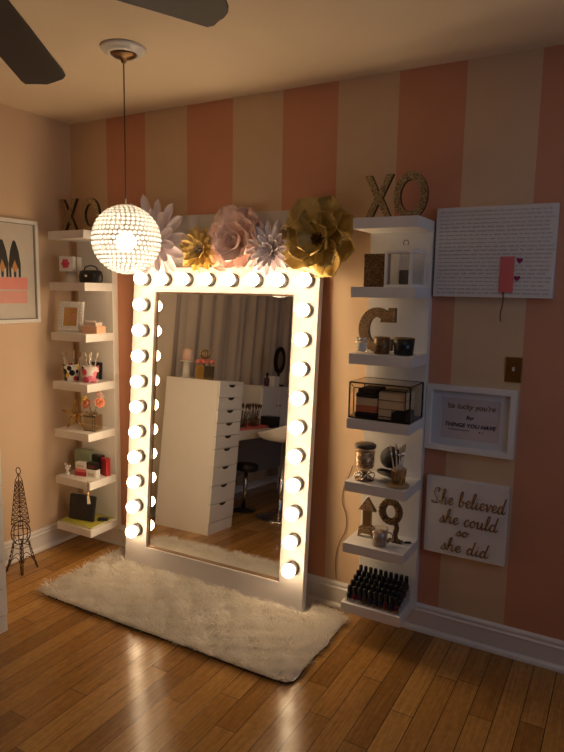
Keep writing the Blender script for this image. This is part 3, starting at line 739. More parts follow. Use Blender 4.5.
def left_five():
    z = ZL(5)
    # star-shaped gold ornament standing on two points
    st = MB(); r = 0.100; n = 5
    for k in range(5):
        a = PI / 2 + 2 * PI * k / 5; tip = Vector((r * math.cos(a), 0, r * math.sin(a)))
        for da in (-PI / 5, PI / 5):
            b = Vector((0.036 * math.cos(a + da), 0, 0.036 * math.sin(a + da)))
            st.tube([tip, b], 0.0026, 6); st.tube([b, Vector((0, -0.014, 0))], 0.0018, 6); st.tube([b, Vector((0, 0.014, 0))], 0.0018, 6)
        st.tube([tip, Vector((0, -0.014, 0))], 0.0022, 6); st.tube([tip, Vector((0, 0.014, 0))], 0.0022, 6)
    zmin = min(p[2] for p in st.v)
    tag(obj('star_ornament', st, M_GOLD, None, (0.188, -0.190, z - zmin + 0.0005), (0, 0, 0.3), smooth=True), 'gold wire star ornament standing on left shelf beside flower vase', 'ornament')
    v = thing('glass_vase', 'square smoky glass vase holding pink flowers on left shelf', 'vase', (0.318, -0.165, z), (0, 0, 0.2))
    vb = MB().ring([(-0.042, -0.042), (0.042, -0.042), (0.042, 0.042), (-0.042, 0.042)], [(-0.038, -0.038), (0.038, -0.038), (0.038, 0.038), (-0.038, 0.038)], 0, 0.095, Matrix.Rotation(PI / 2, 4, 'X') @ Matrix.Diagonal((1, -1, 1, 1)))
    M = Matrix(((1, 0, 0, 0), (0, 0, 1, 0), (0, 1, 0, 0), (0, 0, 0, 1)))
    vb = MB().ring([(-0.042, -0.042), (0.042, -0.042), (0.042, 0.042), (-0.042, 0.042)], [(-0.038, -0.038), (0.038, -0.038), (0.038, 0.038), (-0.038, 0.038)], 0.008, 0.092, M).box((-0.042, -0.042, 0.0), (0.042, 0.042, 0.0078)).ring([(-0.042, -0.042), (0.042, -0.042), (0.042, 0.042), (-0.042, 0.042)], [(-0.024, -0.024), (0.024, -0.024), (0.024, 0.024), (-0.024, 0.024)], 0.092, 0.100, M).ring(circle(0, 0, 0.026, 0.026, 16), circle(0, 0, 0.023, 0.023, 16), 0.100, 0.116, M)
    obj('vase_body', vb, M_SMOKE, v)
    obj('vase_edges', MB().box((-0.0425, -0.0425, 0.090), (0.0425, -0.0415, 0.100)).box((-0.0425, -0.0425, 0), (-0.0415, -0.0415, 0.1)).box((0.0415, -0.0425, 0), (0.0425, -0.0415, 0.1)).box((-0.0425, -0.0425, 0), (0.0425, -0.0415, 0.006)), pmat('dark_glass_edge', (0.10, 0.08, 0.05), 0.2), v)
    pm = petal_mesh(0.042, 0.032, 0.6, 0.4, 0.6, 6, 3)
    peach = pmat('peach_silk_petal', (0.86, 0.36, 0.20), 0.6)
    for k, (dx, dy, dz, col, word) in enumerate(((-0.050, -0.004, 0.184, pmat('yellow_silk_petal', (0.72, 0.52, 0.14), 0.6), 'yellow silk flower leaning left in the smoky glass vase'), (0.000, -0.036, 0.170, peach, 'coral silk flower facing front in the smoky glass vase'), (0.058, -0.006, 0.180, peach, 'coral silk flower leaning right in the smoky glass vase'), (0.016, 0.030, 0.212, M_PINKP, 'blush silk flower standing highest in the smoky glass vase'))):
        f = thing('silk_flower', word, 'flower', (0.318 + dx * 0.2, -0.165 + dy * 0.2, z + 0.010))
        top = Vector((dx * 0.8, dy * 0.8, dz - 0.012))
        obj('stem', MB().tube(catmull([(0, 0, 0), (top.x * 0.1, top.y * 0.1, 0.10), (top.x, top.y, top.z)], 5), 0.0016, 6), M_STEM, f, smooth=True)
        d = Vector((dx, dy - 0.02, 0.03)).normalized(); base = d.to_track_quat('Z', 'Y').to_matrix().to_4x4(); base.translation = top
        for ring, (cnt, op) in enumerate(((7, 0.35), (5, 0.9))):
            for q in range(cnt):
                a = 2 * PI * q / cnt + ring * 0.4
                o = obj('petal', pm, col, f, smooth=True); o.matrix_local = base @ Matrix.Rotation(a, 4, 'Z') @ Matrix.Rotation(-op, 4, 'Y')
        obj('flower_center', MB().ball(top + d * 0.006, 0.007, 10, 6), M_STEM, f, smooth=True)
left_five()
def boxthing(name, label, cat, size, loc, rz, mat, lidmat=None, rx=0.0, lid=0.3, detail=None):
    w, d, h = size
    t = thing(name, label, cat, loc, (rx, 0, rz))
    obj('box_body', MB().box((-w / 2, -d / 2, 0), (w / 2, d / 2, h * (1 - lid) - 0.0004)), mat, t, bevel=0.0012)
    obj('box_lid', MB().box((-w / 2 - 0.0008, -d / 2 - 0.0008, h * (1 - lid)), (w / 2 + 0.0008, d / 2 + 0.0008, h)), lidmat or mat, t, bevel=0.0012)
    if detail: obj('front_label', MB().box((-w * 0.32, -d / 2 - 0.0022, h * 0.2), (w * 0.32, -d / 2 - 0.001, h * 0.62)), detail, t)
    return t
def left_six():
    z = ZL(6)
    # green lidded box at the back, cards and compacts in front
    boxthing('gift_box', 'sage green upright box standing at back of left shelf', 'box', (0.140, 0.040, 0.140), (0.146, -0.085, z), 0.05, M_GREEN, None, 0, 0.25)
    boxthing('gift_box', 'black upright box standing behind small palettes on left shelf', 'box', (0.080, 0.030, 0.122), (0.272, -0.083, z), 0.0, M_BLACK, None, 0, 0.25)
    boxthing('gift_box', 'deep red leaning box at right end of left shelf', 'box', (0.062, 0.030, 0.115), (0.352, -0.100, z), -0.25, M_RED, None, 0, 0.2)
    boxthing('compact_box', 'small red carton lying below cream palette on left shelf', 'box', (0.082, 0.040, 0.046), (0.225, -0.180, z), 0.18, M_RED, M_CORAL, 0, 0.4)
    boxthing('compact_box', 'small cream carton with printed front beside red carton on left shelf', 'box', (0.078, 0.040, 0.050), (0.310, -0.168, z), 0.12, M_PAPER, None, 0, 0.3, pmat('beige_print', (0.62, 0.50, 0.38), 0.6))
    boxthing('compact_box', 'cream palette with printed front stacked on red carton', 'box', (0.080, 0.034, 0.042), (0.224, -0.178, z + 0.0465), 0.16, M_PAPER, None, 0, 0.3, pmat('beige_print', (0.62, 0.50, 0.38), 0.6))
    boxthing('compact_box', 'black palette with dark red front stacked on cream carton', 'box', (0.076, 0.034, 0.046), (0.309, -0.166, z + 0.0505), 0.10, M_BLACK, None, 0, 0.3, pmat('dark_red_print', (0.16, 0.02, 0.02), 0.5))
    t = thing('ceramic_figurine', 'tiny white ceramic bird figurine at front left of shelf with boxes', 'figurine', (0.128, -0.215, z))
    obj('pedestal', MB().lathe([(0.016, 0), (0.015, 0.006), (0.008, 0.012), (0.007, 0.030)], 14), M_WHITE, t, smooth=True)
    bd = MB().ball((0, 0, 0.046), 0.016, 14, 8, sq=(1.25, 0.8, 1)).ball((-0.016, 0, 0.064), 0.009, 12, 8).tube([(0.016, 0, 0.048), (0.030, 0, 0.066)], [0.008, 0.003], 8).tube([(-0.022, 0, 0.064), (-0.031, 0, 0.062)], [0.004, 0.0008], 8)
    obj('bird_body', bd, M_WHITE, t, smooth=True)
    tag(obj('paper_leaflet', MB().sheet([[(-0.085 + 0.17 * i / 8, -0.012 + 0.024 * j, 0.0016 + 0.0012 * math.sin(i)) for j in (0, 1)] for i in range(9)], 0.001), M_PAPER, None, (0.225, -0.232, z), (0, 0, -0.02)), 'folded white paper strip along front edge of shelf with boxes', 'paper')
    # keyring tassel hanging over the front edge at the corner
    t = thing('tassel_keyring', 'gold chain keyring with cream tassel hanging over left shelf corner', 'keyring', (0.378, -UD - 0.008, z + 0.004))
    ch = MB()
    for k in range(7):
        q = Matrix.Translation((0, 0, 0.004 - 0.009 * k)) @ Matrix.Rotation(PI / 2 * (k % 2), 4, 'Z')
        ch.tube([(0.0042 * math.cos(a), 0, 0.0062 * math.sin(a)) for a in np.linspace(0, 2 * PI, 10, endpoint=False)], 0.0011, 5, True, q)
    obj('chain', ch, M_GOLD, t, smooth=True)
    obj('hook', MB().tube(catmull([(0, 0.030, 0.0), (0, 0.015, 0.001), (0, 0.004, 0.002), (0, 0, -0.002)], 4), 0.0012, 6), M_GOLD, t, smooth=True)
    obj('tassel_cap', MB().lathe([(0.003, -0.060), (0.008, -0.066), (0.009, -0.078)], 12), M_GOLD, t, smooth=True)
    ts = MB()
    for k in range(18):
        a = k * 2.4; q = 0.007 * math.sqrt(k / 18)
        ts.tube([(q * math.cos(a) * 0.8, q * math.sin(a) * 0.8, -0.077), (q * math.cos(a) * 1.5 + 0.006, q * math.sin(a) * 1.5, -0.135)], 0.0014, 5)
    obj('tassel', ts, pmat('cream_thread', (0.76, 0.66, 0.48), 0.7), t)
left_six()
def left_seven():
    z = ZL(7)
    t = thing('picture_book', 'thin yellow-green magazine lying flat on lowest left shelf', 'book', (0.2355, -0.160, z), (0, 0, 0.02))
    obj('cover', MB().box((-0.138, -0.105, 0), (0.138, 0.105, 0.0015)).box((-0.138, -0.105, 0.0085), (0.138, 0.105, 0.0100)).box((-0.138, -0.105, 0.0015), (-0.1365, 0.105, 0.0085)), M_LIME, t)
    obj('pages', MB().box((-0.136, -0.102, 0.0016), (0.135, 0.102, 0.0084)), M_PAPER, t)
    t = thing('clutch_bag', 'black flat clutch bag standing upright on the yellow-green magazine', 'bag', (0.220, -0.195, z + 0.0118), (-0.20, 0, 0.14))
    obj('bag_body', MB().box((-0.098, -0.010, 0), (0.098, 0.010, 0.162)), M_LEATHER, t, bevel=0.006)
    obj('flap', MB().prism([(-0.096, 0.160), (-0.096, 0.075), (0, 0.055), (0.096, 0.075), (0.096, 0.160)][::-1], -0.0135, -0.0105), M_LEATHER, t)
    obj('zip_edge', MB().tube([(-0.094, 0, 0.164), (0.094, 0, 0.164)], 0.003, 6), M_CHROME, t)
    t = thing('eyelash_case', 'small dark blue case lying right of black clutch on magazine', 'case', (0.345, -0.125, z + 0.0106), (0, 0, 0.5))
    obj('case_base', MB().box((-0.034, -0.015, 0), (0.034, 0.015, 0.010)), pmat('navy_plastic', (0.015, 0.016, 0.03), 0.3), t, bevel=0.003)
    obj('case_lid', MB().box((-0.034, -0.015, 0.0105), (0.034, 0.015, 0.017)), pmat('navy_plastic', (0.015, 0.016, 0.03), 0.3), t, bevel=0.003)
left_seven()

# ------------------------------------------------------------------ left wall print, wire tower, drawer cabinet
def heels_print():
    y0, y1, z0, z1 = -0.296, -0.800, 1.480, 2.094; w = y0 - y1; h = z1 - z0
    # local frame: x to the left along the wall (towards the viewer), seen from +x
    t = thing('framed_print', 'white framed print of black high heels on pink boxes, on left wall', 'picture', (0.001, y0, z0), (0, 0, -PI / 2))
    # local x runs along -y world, local -y faces -x... so build with +y facing the room
    fr = MB().ring([(0, 0), (w, 0), (w, h), (0, h)], [(0.022, 0.022), (w - 0.022, 0.022), (w - 0.022, h - 0.022), (0.022, h - 0.022)], 0.0, 0.024)
    obj('frame', fr, M_WHITE, t, bevel=0.001)
    sh = obj('print_sheet', MB().box((0.021, 0.004, 0.021), (w - 0.021, 0.010, h - 0.021)), pmat('pale_grey_print', (0.60, 0.55, 0.48), 0.5), t)
    obj('print_border', MB().ring([(0.0225, 0.0225), (w - 0.0225, 0.0225), (w - 0.0225, h - 0.0225), (0.0225, h - 0.0225)], [(0.027, 0.027), (w - 0.027, 0.027), (w - 0.027, h - 0.027), (0.027, h - 0.027)], 0.0105, 0.0125), pmat('dark_grey_bevel', (0.22, 0.19, 0.16), 0.6), t)  # thin dark grey ring just inside the frame
    bx = MB().box((0.085, 0.0102, 0.118), (w - 0.085, 0.0112, 0.192)); obj('pink_box', bx, pmat('printed_pink', (0.72, 0.34, 0.28), 0.5), sh)
    bx = MB().box((0.080, 0.0102, 0.200), (w - 0.080, 0.0112, 0.272)); obj('pink_box', bx, pmat('printed_rose', (0.76, 0.27, 0.23), 0.5), sh)
    def heel(cx, name='high_heel'):
        o = [(-0.034, 0.0), (-0.036, 0.07), (-0.026, 0.135), (-0.010, 0.185), (0.0, 0.195), (0.010, 0.185), (0.026, 0.135), (0.036, 0.07), (0.034, 0.0), (0.022, 0.0), (0.022, 0.05), (0.008, 0.04), (0.006, -0.0), (-0.006, -0.0), (-0.008, 0.04), (-0.022, 0.05), (-0.022, 0.0)]
        e = obj('high_heel', MB().prism([(cx + x * 1.15, 0.273 + z * 1.12) for x, z in o][::-1], 0.0102, 0.0112), M_INKB, sh)
        obj('amber_sole', MB().prism([(cx + x, 0.280 + z) for x, z in ((-0.019, 0.05), (0, 0.095), (0.019, 0.05), (0.0, 0.02))], 0.0113, 0.0118), pmat('printed_amber', (0.55, 0.24, 0.06), 0.5), e)
    for cx in (0.165, 0.250, 0.345): heel(cx)
heels_print()
def wire_tower():
    t = thing('wire_tower', 'dark wire tower-shaped stand on floor beside left wall', 'ornament', (0.150, -0.600, 0), (0, 0, 0.12))
    b = 0.064; r = 0.0022
    cor = [(sx, sy) for sx, sy in ((-1, -1), (1, -1), (1, 1), (-1, 1))]
    for sx, sy in cor:
        L = MB()
        for ins in (1.0, 0.72):
            L.tube(catmull([(sx * b * ins if ins == 1 else sx * b, sy * b, 0.0022), (sx * b * 0.80 * ins, sy * b * 0.80, 0.06), (sx * b * 0.62 * ins, sy * b * 0.62, 0.12), (sx * b * 0.52 * ins, sy * b * 0.52, 0.175)], 5), r, 6)
        for k in range(6):
            q0 = 1 - 0.08 * k; zz = 0.012 + 0.027 * k
            L.tube([(sx * b * q0, sy * b * q0 * 0.98, zz), (sx * b * q0 * 0.72, sy * b * q0 * 0.94, zz + 0.022)], r * 0.8, 5); L.tube([(sx * b * q0 * 0.74, sy * b * q0, zz), (sx * b * q0 * 0.92, sy * b * q0 * 0.72, zz + 0.022)], r * 0.8, 5)
        obj('leg', L, M_WIRE, t, smooth=True)
    A = MB()
    for k in range(4):
        p, q = cor[k], cor[(k + 1) % 4]
        A.tube(catmull([Vector((p[0] * b, p[1] * b, 0.004)).lerp(Vector((q[0] * b, q[1] * b, 0.004)), f) + Vector((0, 0, zz)) - Vector(((p[0] + q[0]) / 2 * 0.022 * s_, (p[1] + q[1]) / 2 * 0.022 * s_, 0)) for f, zz, s_ in ((0.06, 0, 0), (0.2, 0.06, 0.6), (0.5, 0.09, 1), (0.8, 0.06, 0.6), (0.94, 0, 0))], 5), r, 6)
    for zz, q in ((0.150, 0.56), (0.178, 0.52)):
        A.tube([(sx * b * q, sy * b * q, zz) for sx, sy in cor], r, 6, True)
    obj('base_arch', A, M_WIRE, t, smooth=True)
    G = MB()
    for k in range(12):
        a = 2 * PI * k / 12
        G.tube(catmull([(rr * math.cos(a), rr * math.sin(a), zz) for rr, zz in ((0.034, 0.178), (0.050, 0.205), (0.055, 0.240), (0.047, 0.272), (0.034, 0.292))], 4), r * 0.9, 5)
    for rr, zz in ((0.034, 0.178), (0.055, 0.240), (0.034, 0.292)): G.tube([(rr * math.cos(a), rr * math.sin(a), zz) for a in np.linspace(0, 2 * PI, 24, endpoint=False)], r, 5, True)
    obj('round_cage', G, M_WIRE, t, smooth=True)
    T = MB()
    def side(zz): return 0.036 - (zz - 0.292) * 0.085
    for sx, sy in cor:
        T.tube([(sx * side(z_), sy * side(z_), z_) for z_ in np.linspace(0.292, 0.56, 6)], r, 6)
        T.tube([(sx * side(0.56), sy * side(0.56), 0.56), (0, 0, 0.602)], r, 6)
    zs = np.linspace(0.292, 0.56, 10)
    for i in range(9):
        for k in range(4):
            p, q = cor[k], cor[(k + 1) % 4]; a, c = zs[i], zs[i + 1]
            T.tube([(p[0] * side(a), p[1] * side(a), a), (q[0] * side(c), q[1] * side(c), c)], r * 0.75, 5); T.tube([(q[0] * side(a), q[1] * side(a), a), (p[0] * side(c), p[1] * side(c), c)], r * 0.75, 5)
        T.tube([(p[0] * side(zs[i]), p[1] * side(zs[i]), zs[i]) for p in cor], r * 0.8, 5, True)
    obj('lattice_tower', T, M_WIRE, t, smooth=True)
    obj('top_loop', MB().tube([(0.017 * math.cos(a), 0, 0.618 + 0.020 * math.sin(a)) for a in np.linspace(0, 2 * PI, 16, endpoint=False)], r * 1.2, 6, True), M_WIRE, t, smooth=True)
wire_tower()
def cabinet():
    x0, x1, y0, y1, h = 0.172, 0.660, -1.440, -1.078, 1.160
    t = thing('drawer_cabinet', 'tall narrow white drawer cabinet near left wall, mostly seen in the mirror', 'cabinet', ((x0 + x1) / 2, (y0 + y1) / 2, 0))
    hx, hy = (x1 - x0) / 2, (y1 - y0) / 2
    obj('carcass', MB().box((-hx, -hy, 0.0), (hx - 0.016, hy, h - 0.0185)), M_WHITE, t, bevel=0.001)
    obj('top_panel', MB().box((-hx, -hy, h - 0.018), (hx, hy, h)), M_WHITE, t, bevel=0.001)
    z = h - 0.022
    for k in range(9):
        dh = 0.0985 if k < 5 else 0.140
        d = obj('drawer', MB().box((hx - 0.0155, -hy + 0.003, z - dh + 0.005), (hx, hy - 0.003, z)), M_WHITE, t, bevel=0.001)
        o = [(0.048 * math.cos(a), 0.022 * math.sin(a)) for a in np.linspace(PI, 2 * PI, 13)]
        M = Matrix.Rotation(PI / 2, 4, 'Z')
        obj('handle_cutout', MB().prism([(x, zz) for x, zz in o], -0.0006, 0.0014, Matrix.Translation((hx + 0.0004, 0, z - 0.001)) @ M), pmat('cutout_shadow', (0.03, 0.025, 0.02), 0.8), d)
        z -= dh
    obj('plinth', MB().box((hx - 0.0155, -hy + 0.003, 0.0), (hx - 0.004, hy - 0.003, z - 0.001)), M_WHITE, t)
    # things on top
    zt = h + 0.0005
    v = thing('flower_box', 'gold cube vase of pink flowers on white drawer cabinet', 'vase', (0.415, -1.235, zt), (0, 0, 0.3))
    M = Matrix(((1, 0, 0, 0), (0, 0, 1, 0), (0, 1, 0, 0), (0, 0, 0, 1)))
    q = 0.052
    obj('vase_body', MB().ring([(-q, -q), (q, -q), (q, q), (-q, q)], [(-q + 0.004, -q + 0.004), (q - 0.004, -q + 0.004), (q - 0.004, q - 0.004), (-q + 0.004, q - 0.004)], 0, 0.105, M).box((-q + 0.0045, -q + 0.0045, 0.001), (q - 0.0045, q - 0.0045, 0.090)), M_GOLD, v)
    pm = petal_mesh(0.038, 0.030, 0.7, 0.4, 0.6, 6, 3); pk = pmat('coral_silk_petal', (0.82, 0.26, 0.20), 0.6)
    for k in range(5):
        a = k * 1.2566; cx, cy = 0.038 * math.cos(a), 0.038 * math.sin(a)
        f = thing('silk_peony', 'coral pink silk peony in the gold cube vase', 'flower', (0.415 + cx, -1.235 + cy, zt + 0.0915), group='coral peonies in the gold cube vase')
        obj('stem', MB().tube([(0, 0, 0), (cx * 0.2, cy * 0.2, 0.035)], 0.002, 6), M_STEM, f)
        base = Vector((cx, cy, 0.045)).normalized().to_track_quat('Z', 'Y').to_matrix().to_4x4(); base.translation = (cx * 0.2, cy * 0.2, 0.033)
        for ring, (cnt, op) in enumerate(((7, 0.35), (6, 0.85), (4, 1.25))):
            for j in range(cnt):
                o = obj('petal', pm, pk, f, smooth=True); o.matrix_local = base @ Matrix.Rotation(2 * PI * j / cnt + ring * 0.4, 4, 'Z') @ Matrix.Rotation(-op, 4, 'Y')
    c = thing('candle_holder', 'tall clear glass candle stand on white drawer cabinet', 'candle holder', (0.275, -1.185, zt))
    obj('stand', MB().lathe([(0.042, 0), (0.044, 0.006), (0.030, 0.012), (0.028, 0.120), (0.060, 0.128), (0.060, 0.134), (0.02, 0.135)], 24), pmat('frosted_glass', (0.72, 0.70, 0.64), 0.25), c, smooth=True)
    obj('candle', MB().lathe([(0.040, 0.1355), (0.040, 0.225), (0.034, 0.228), (0.004, 0.224)], 24), pmat('blush_wax', (0.72, 0.50, 0.40), 0.5), c, smooth=True)
    k_ = thing('gold_ornament', 'gold orb finial ornament behind gold cube vase', 'ornament', (0.345, -1.330, zt))
    obj('stand', MB().lathe([(0.030, 0), (0.028, 0.008), (0.006, 0.016), (0.005, 0.160)], 18), M_GOLD, k_, smooth=True)
    og = MB()
    for a in np.linspace(0, PI, 6, endpoint=False): og.tube([(0.036 * math.cos(s_) * math.cos(a), 0.036 * math.cos(s_) * math.sin(a), 0.196 + 0.036 * math.sin(s_)) for s_ in np.linspace(0, 2 * PI, 20, endpoint=False)], 0.003, 5, True)
    obj('orb', og, M_GOLD, k_, smooth=True)
cabinet()

# ------------------------------------------------------------------ what the mirror shows further back
def back_of_room():
    g = []
    for i in range(181):
        y = -0.98 - 2.55 * i / 180
        g.append([(0.075 + 0.030 * math.sin(y * 24 + 1.1 * math.sin(y * 7)) + 0.007 * math.sin(y * 61), y + 0.006 * math.sin(y * 80), z) for z in np.linspace(0.10, 2.52, 9)])
    t = thing('curtain', 'grey-beige floor-length curtain on left wall behind drawer cabinet, seen in mirror', 'curtain', (0, 0, 0))
    obj('drape', MB().sheet(g, 0.002), M_CURTAIN, t, smooth=True)
    rod = MB().tube([(0.075, -0.90, 2.54), (0.075, -3.65, 2.54)], 0.011, 12).ball((0.075, -0.89, 2.54), 0.022, 12, 8).ball((0.075, -3.66, 2.54), 0.022, 12, 8)
    for y in (-1.0, -3.55): rod.tube([(0.002, y, 2.54), (0.075, y, 2.54)], 0.007, 8)
    obj('curtain_rod', rod, M_BRONZE, t, smooth=True)
    d = thing('vanity_desk', 'white vanity desk beyond drawer cabinet, seen in mirror', 'desk', (0.42, -2.36, 0))
    obj('desk_top', MB().box((-0.22, -0.88, 0.665), (0.130, 0.88, 0.745)), M_WHITE, d, bevel=0.002)
    for sx, sy in ((-0.19, -0.84), (0.10, -0.84), (-0.19, 0.84)): obj('leg', MB().box((sx - 0.02, sy - 0.02, 0), (sx + 0.02, sy + 0.02, 0.6645)), M_WHITE, d)
    obj('modesty_panel', MB().box((-0.205, -0.815, 0.25), (-0.19, 0.815, 0.664)), pmat('dim_grey_board', (0.25, 0.22, 0.2), 0.6), d)
    zt = 0.7455
    h = thing('desk_hutch', 'white cabinet box standing on vanity desk, seen at mirror right side', 'cabinet', (0.325, -2.55, zt))
    obj('hutch_body', MB().box((-0.12, -0.35, 0), (0.105, 0.35, 0.370)), M_WHITE, h, bevel=0.002)
    for s_ in (-1, 1):
        dr = obj('door', MB().box((0.1055, min(0, s_ * 0.345) + 0.003, 0.008), (0.120, max(0, s_ * 0.345) - 0.003, 0.362)), M_WHITE, h, bevel=0.001); obj('knob', MB().ball((0.128, s_ * 0.03, 0.19), 0.009, 10, 6), M_CHROME, dr, smooth=True)
    hz = zt + 0.3705
    o = thing('table_mirror', 'dark oval framed table mirror on white desk cabinet', 'mirror', (0.31, -2.78, hz), (0, 0, PI / 2))
    obj('stand', MB().box((-0.06, -0.04, 0), (0.06, 0.04, 0.018)).box((-0.012, -0.008, 0.018), (0.012, 0.008, 0.135)), M_FAN, o)
    obj('frame', MB().ring(circle(0, 0.265, 0.115, 0.135), circle(0, 0.265, 0.075, 0.095), -0.012, 0.012), M_FAN, o)
    obj('glass', MB().prism(circle(0, 0.265, 0.076, 0.096), -0.004, 0.004), M_MIRROR, o)
    boxthing('storage_box', 'small white lidded box on desk cabinet beside oval mirror', 'box', (0.11, 0.11, 0.10), (0.35, -2.56, hz), 0.0, M_PAPER)
    b = thing('perfume_bottle', 'dark perfume bottle on desk cabinet beside small white box', 'bottle', (0.36, -2.43, hz))
    obj('bottle_body', MB().lathe([(0.022, 0), (0.025, 0.006), (0.025, 0.075), (0.010, 0.085), (0.010, 0.095)], 16), pmat('plum_glass', (0.08, 0.03, 0.05), 0.1), b, smooth=True)
    obj('bottle_cap', MB().lathe([(0.013, 0.0955), (0.013, 0.125), (0.009, 0.130)], 16), M_BLACK, b, smooth=True)
    tag(obj('vanity_tray', MB().box((-0.10, -0.30, 0), (0.10, 0.30, 0.006)).ring([(-0.30, -0.10), (0.30, -0.10), (0.30, 0.10), (-0.30, 0.10)], [(-0.294, -0.094), (0.294, -0.094), (0.294, 0.094), (-0.294, 0.094)], 0.006, 0.022, Matrix(((0, 0, 1, 0), (1, 0, 0, 0), (0, 1, 0, 0), (0, 0, 0, 1)))), M_CORAL, None, (0.44, -1.88, zt), bevel=0.001), 'coral pink tray holding brush tumblers on vanity desk', 'tray')
    for k, (x, y, w) in enumerate(((0.44, -1.69, 'nearest drawer cabinet'), (0.43, -1.87, 'in middle of coral tray'), (0.45, -2.06, 'farthest from drawer cabinet'))):
        tag(obj('brush_tumbler', cup_mesh(0.050, 0.055, 0.075), M_SMOKE, None, (x, y, zt + 0.0065), smooth=True), 'glass tumbler of brushes on coral tray, ' + w, 'tumbler')
        for q in range(12):
            az = q * 2.4 + k; rq = math.sqrt((q + 0.5) / 12)
            put_brush(BR_C, (x + 0.022 * rq * math.cos(az), y + 0.022 * rq * math.sin(az), zt + 0.014), 0.30 * rq, az, 'makeup brush in the glass tumbler ' + w, 'brushes in the tumbler ' + w)
    tag(boxthing('makeup_bag', 'black makeup bag on vanity desk before white desk cabinet', 'bag', (0.12, 0.16, 0.10), (0.512, -2.27, zt), 0.0, M_LEATHER), 'black makeup bag on vanity desk before white desk cabinet', 'bag')
    # swivel stools
    s = thing('swivel_stool', 'white bucket seat swivel stool with chrome pole at vanity desk', 'stool', (0.820, -1.97, 0))
    obj('base', MB().lathe([(0.200, 0), (0.200, 0.008), (0.150, 0.020), (0.045, 0.034), (0.030, 0.050)], 36), M_CHROME, s, smooth=True)
    obj('pole', MB().lathe([(0.026, 0.0505), (0.026, 0.36), (0.018, 0.365), (0.018, 0.665)], 16), M_CHROME, s, smooth=True)
    obj('footrest', MB().tube(catmull([(0.025, 0, 0.30), (0.09, -0.10, 0.28), (0.19, -0.09, 0.27), (0.22, 0, 0.27), (0.19, 0.09, 0.27), (0.09, 0.10, 0.28), (0.025, 0.0, 0.30)], 5), 0.009, 8), M_CHROME, s, smooth=True)
    seat = []
    for i in range(13):
        rr = 0.02 + 0.20 * min(1, i / 8); up = max(0, i - 7) / 5
        row = []
        for j in range(33):
            a = 2 * PI * j / 32; back = 0.5 - 0.5 * math.cos(a)   # back towards -x? lifts away from the desk
            lift = up * (0.03 + 0.17 * (0.5 + 0.5 * math.cos(a)) ** 1.5)
            row.append(((rr + 0.03 * up) * math.cos(a), (rr + 0.03 * up) * math.sin(a), 0.680 + 0.02 * (min(1, i / 8) ** 3) + lift))
        seat.append(row)
    obj('bucket_seat', MB().sheet(seat, 0.022), pmat('white_leatherette', (0.80, 0.76, 0.70), 0.4), s, smooth=True)
    s = thing('low_stool', 'small black topped stool with chrome post under vanity desk', 'stool', (0.45, -2.00, 0))
    obj('base', MB().lathe([(0.11, 0), (0.11, 0.01), (0.03, 0.025)], 28), M_BLACK, s, smooth=True)
    obj('post', MB().lathe([(0.018, 0.0255), (0.018, 0.36)], 14), M_CHROME, s, smooth=True)
    obj('seat', MB().lathe([(0.09, 0.3605), (0.105, 0.370), (0.105, 0.410), (0.09, 0.425), (0.02, 0.427)], 28), M_LEATHER, s, smooth=True)
back_of_room()

# ------------------------------------------------------------------ RIGHT UNIT
def right_two():
    z = ZR(2)
    boxthing('glitter_box', 'brown glitter covered upright box beside white lantern', 'box', (0.112, 0.050, 0.152), (2.184, -0.165, z), 0.0, M_GLITTER_DK, None, 0, 0.12)
    t = thing('lantern', 'white glass-sided lantern with peaked roof and ring on right shelf', 'lantern', (2.318, -0.165, z), (0, 0, -0.18))
    q, h = 0.062, 0.152
    obj('base', MB().box((-q - 0.006, -q - 0.006, 0), (q + 0.006, q + 0.006, 0.012)), M_WHITE, t, bevel=0.001)
    for sx in (-1, 1):
        for sy in (-1, 1): obj('post', MB().box((sx * q - 0.006, sy * q - 0.006, 0.0125), (sx * q + 0.006, sy * q + 0.006, h)), M_WHITE, t)
    for rot in range(4):
        M = Matrix.Rotation(rot * PI / 2, 4, 'Z')
        obj('glass_pane', MB().box((-q + 0.0065, -q - 0.001, 0.0125), (q - 0.0065, -q + 0.001, h - 0.008), M), M_GLASS, t)
    rf = MB().box((-q - 0.010, -q - 0.010, h + 0.0005), (q + 0.010, q + 0.010, h + 0.010))
    rf.add([(-q, -q, h + 0.010), (q, -q, h + 0.010), (q, q, h + 0.010), (-q, q, h + 0.010), (-0.02, -0.02, h + 0.036), (0.02, -0.02, h + 0.036), (0.02, 0.02, h + 0.036), (-0.02, 0.02, h + 0.036)], [(0, 1, 5, 4), (1, 2, 6, 5), (2, 3, 7, 6), (3, 0, 4, 7), (4, 5, 6, 7)])
    obj('roof', rf, M_WHITE, t)
    obj('hanging_ring', MB().tube([(0.013 * math.cos(a), 0, h + 0.048 + 0.013 * math.sin(a)) for a in np.linspace(0, 2 * PI, 18, endpoint=False)], 0.002, 6, True), M_BRONZE, t, smooth=True)
    obj('candle', MB().lathe([(0.026, 0.0125), (0.026, 0.075), (0.022, 0.078), (0.002, 0.074)], 20), pmat('dark_olive_wax', (0.06, 0.055, 0.03), 0.4), t, smooth=True)
right_two()
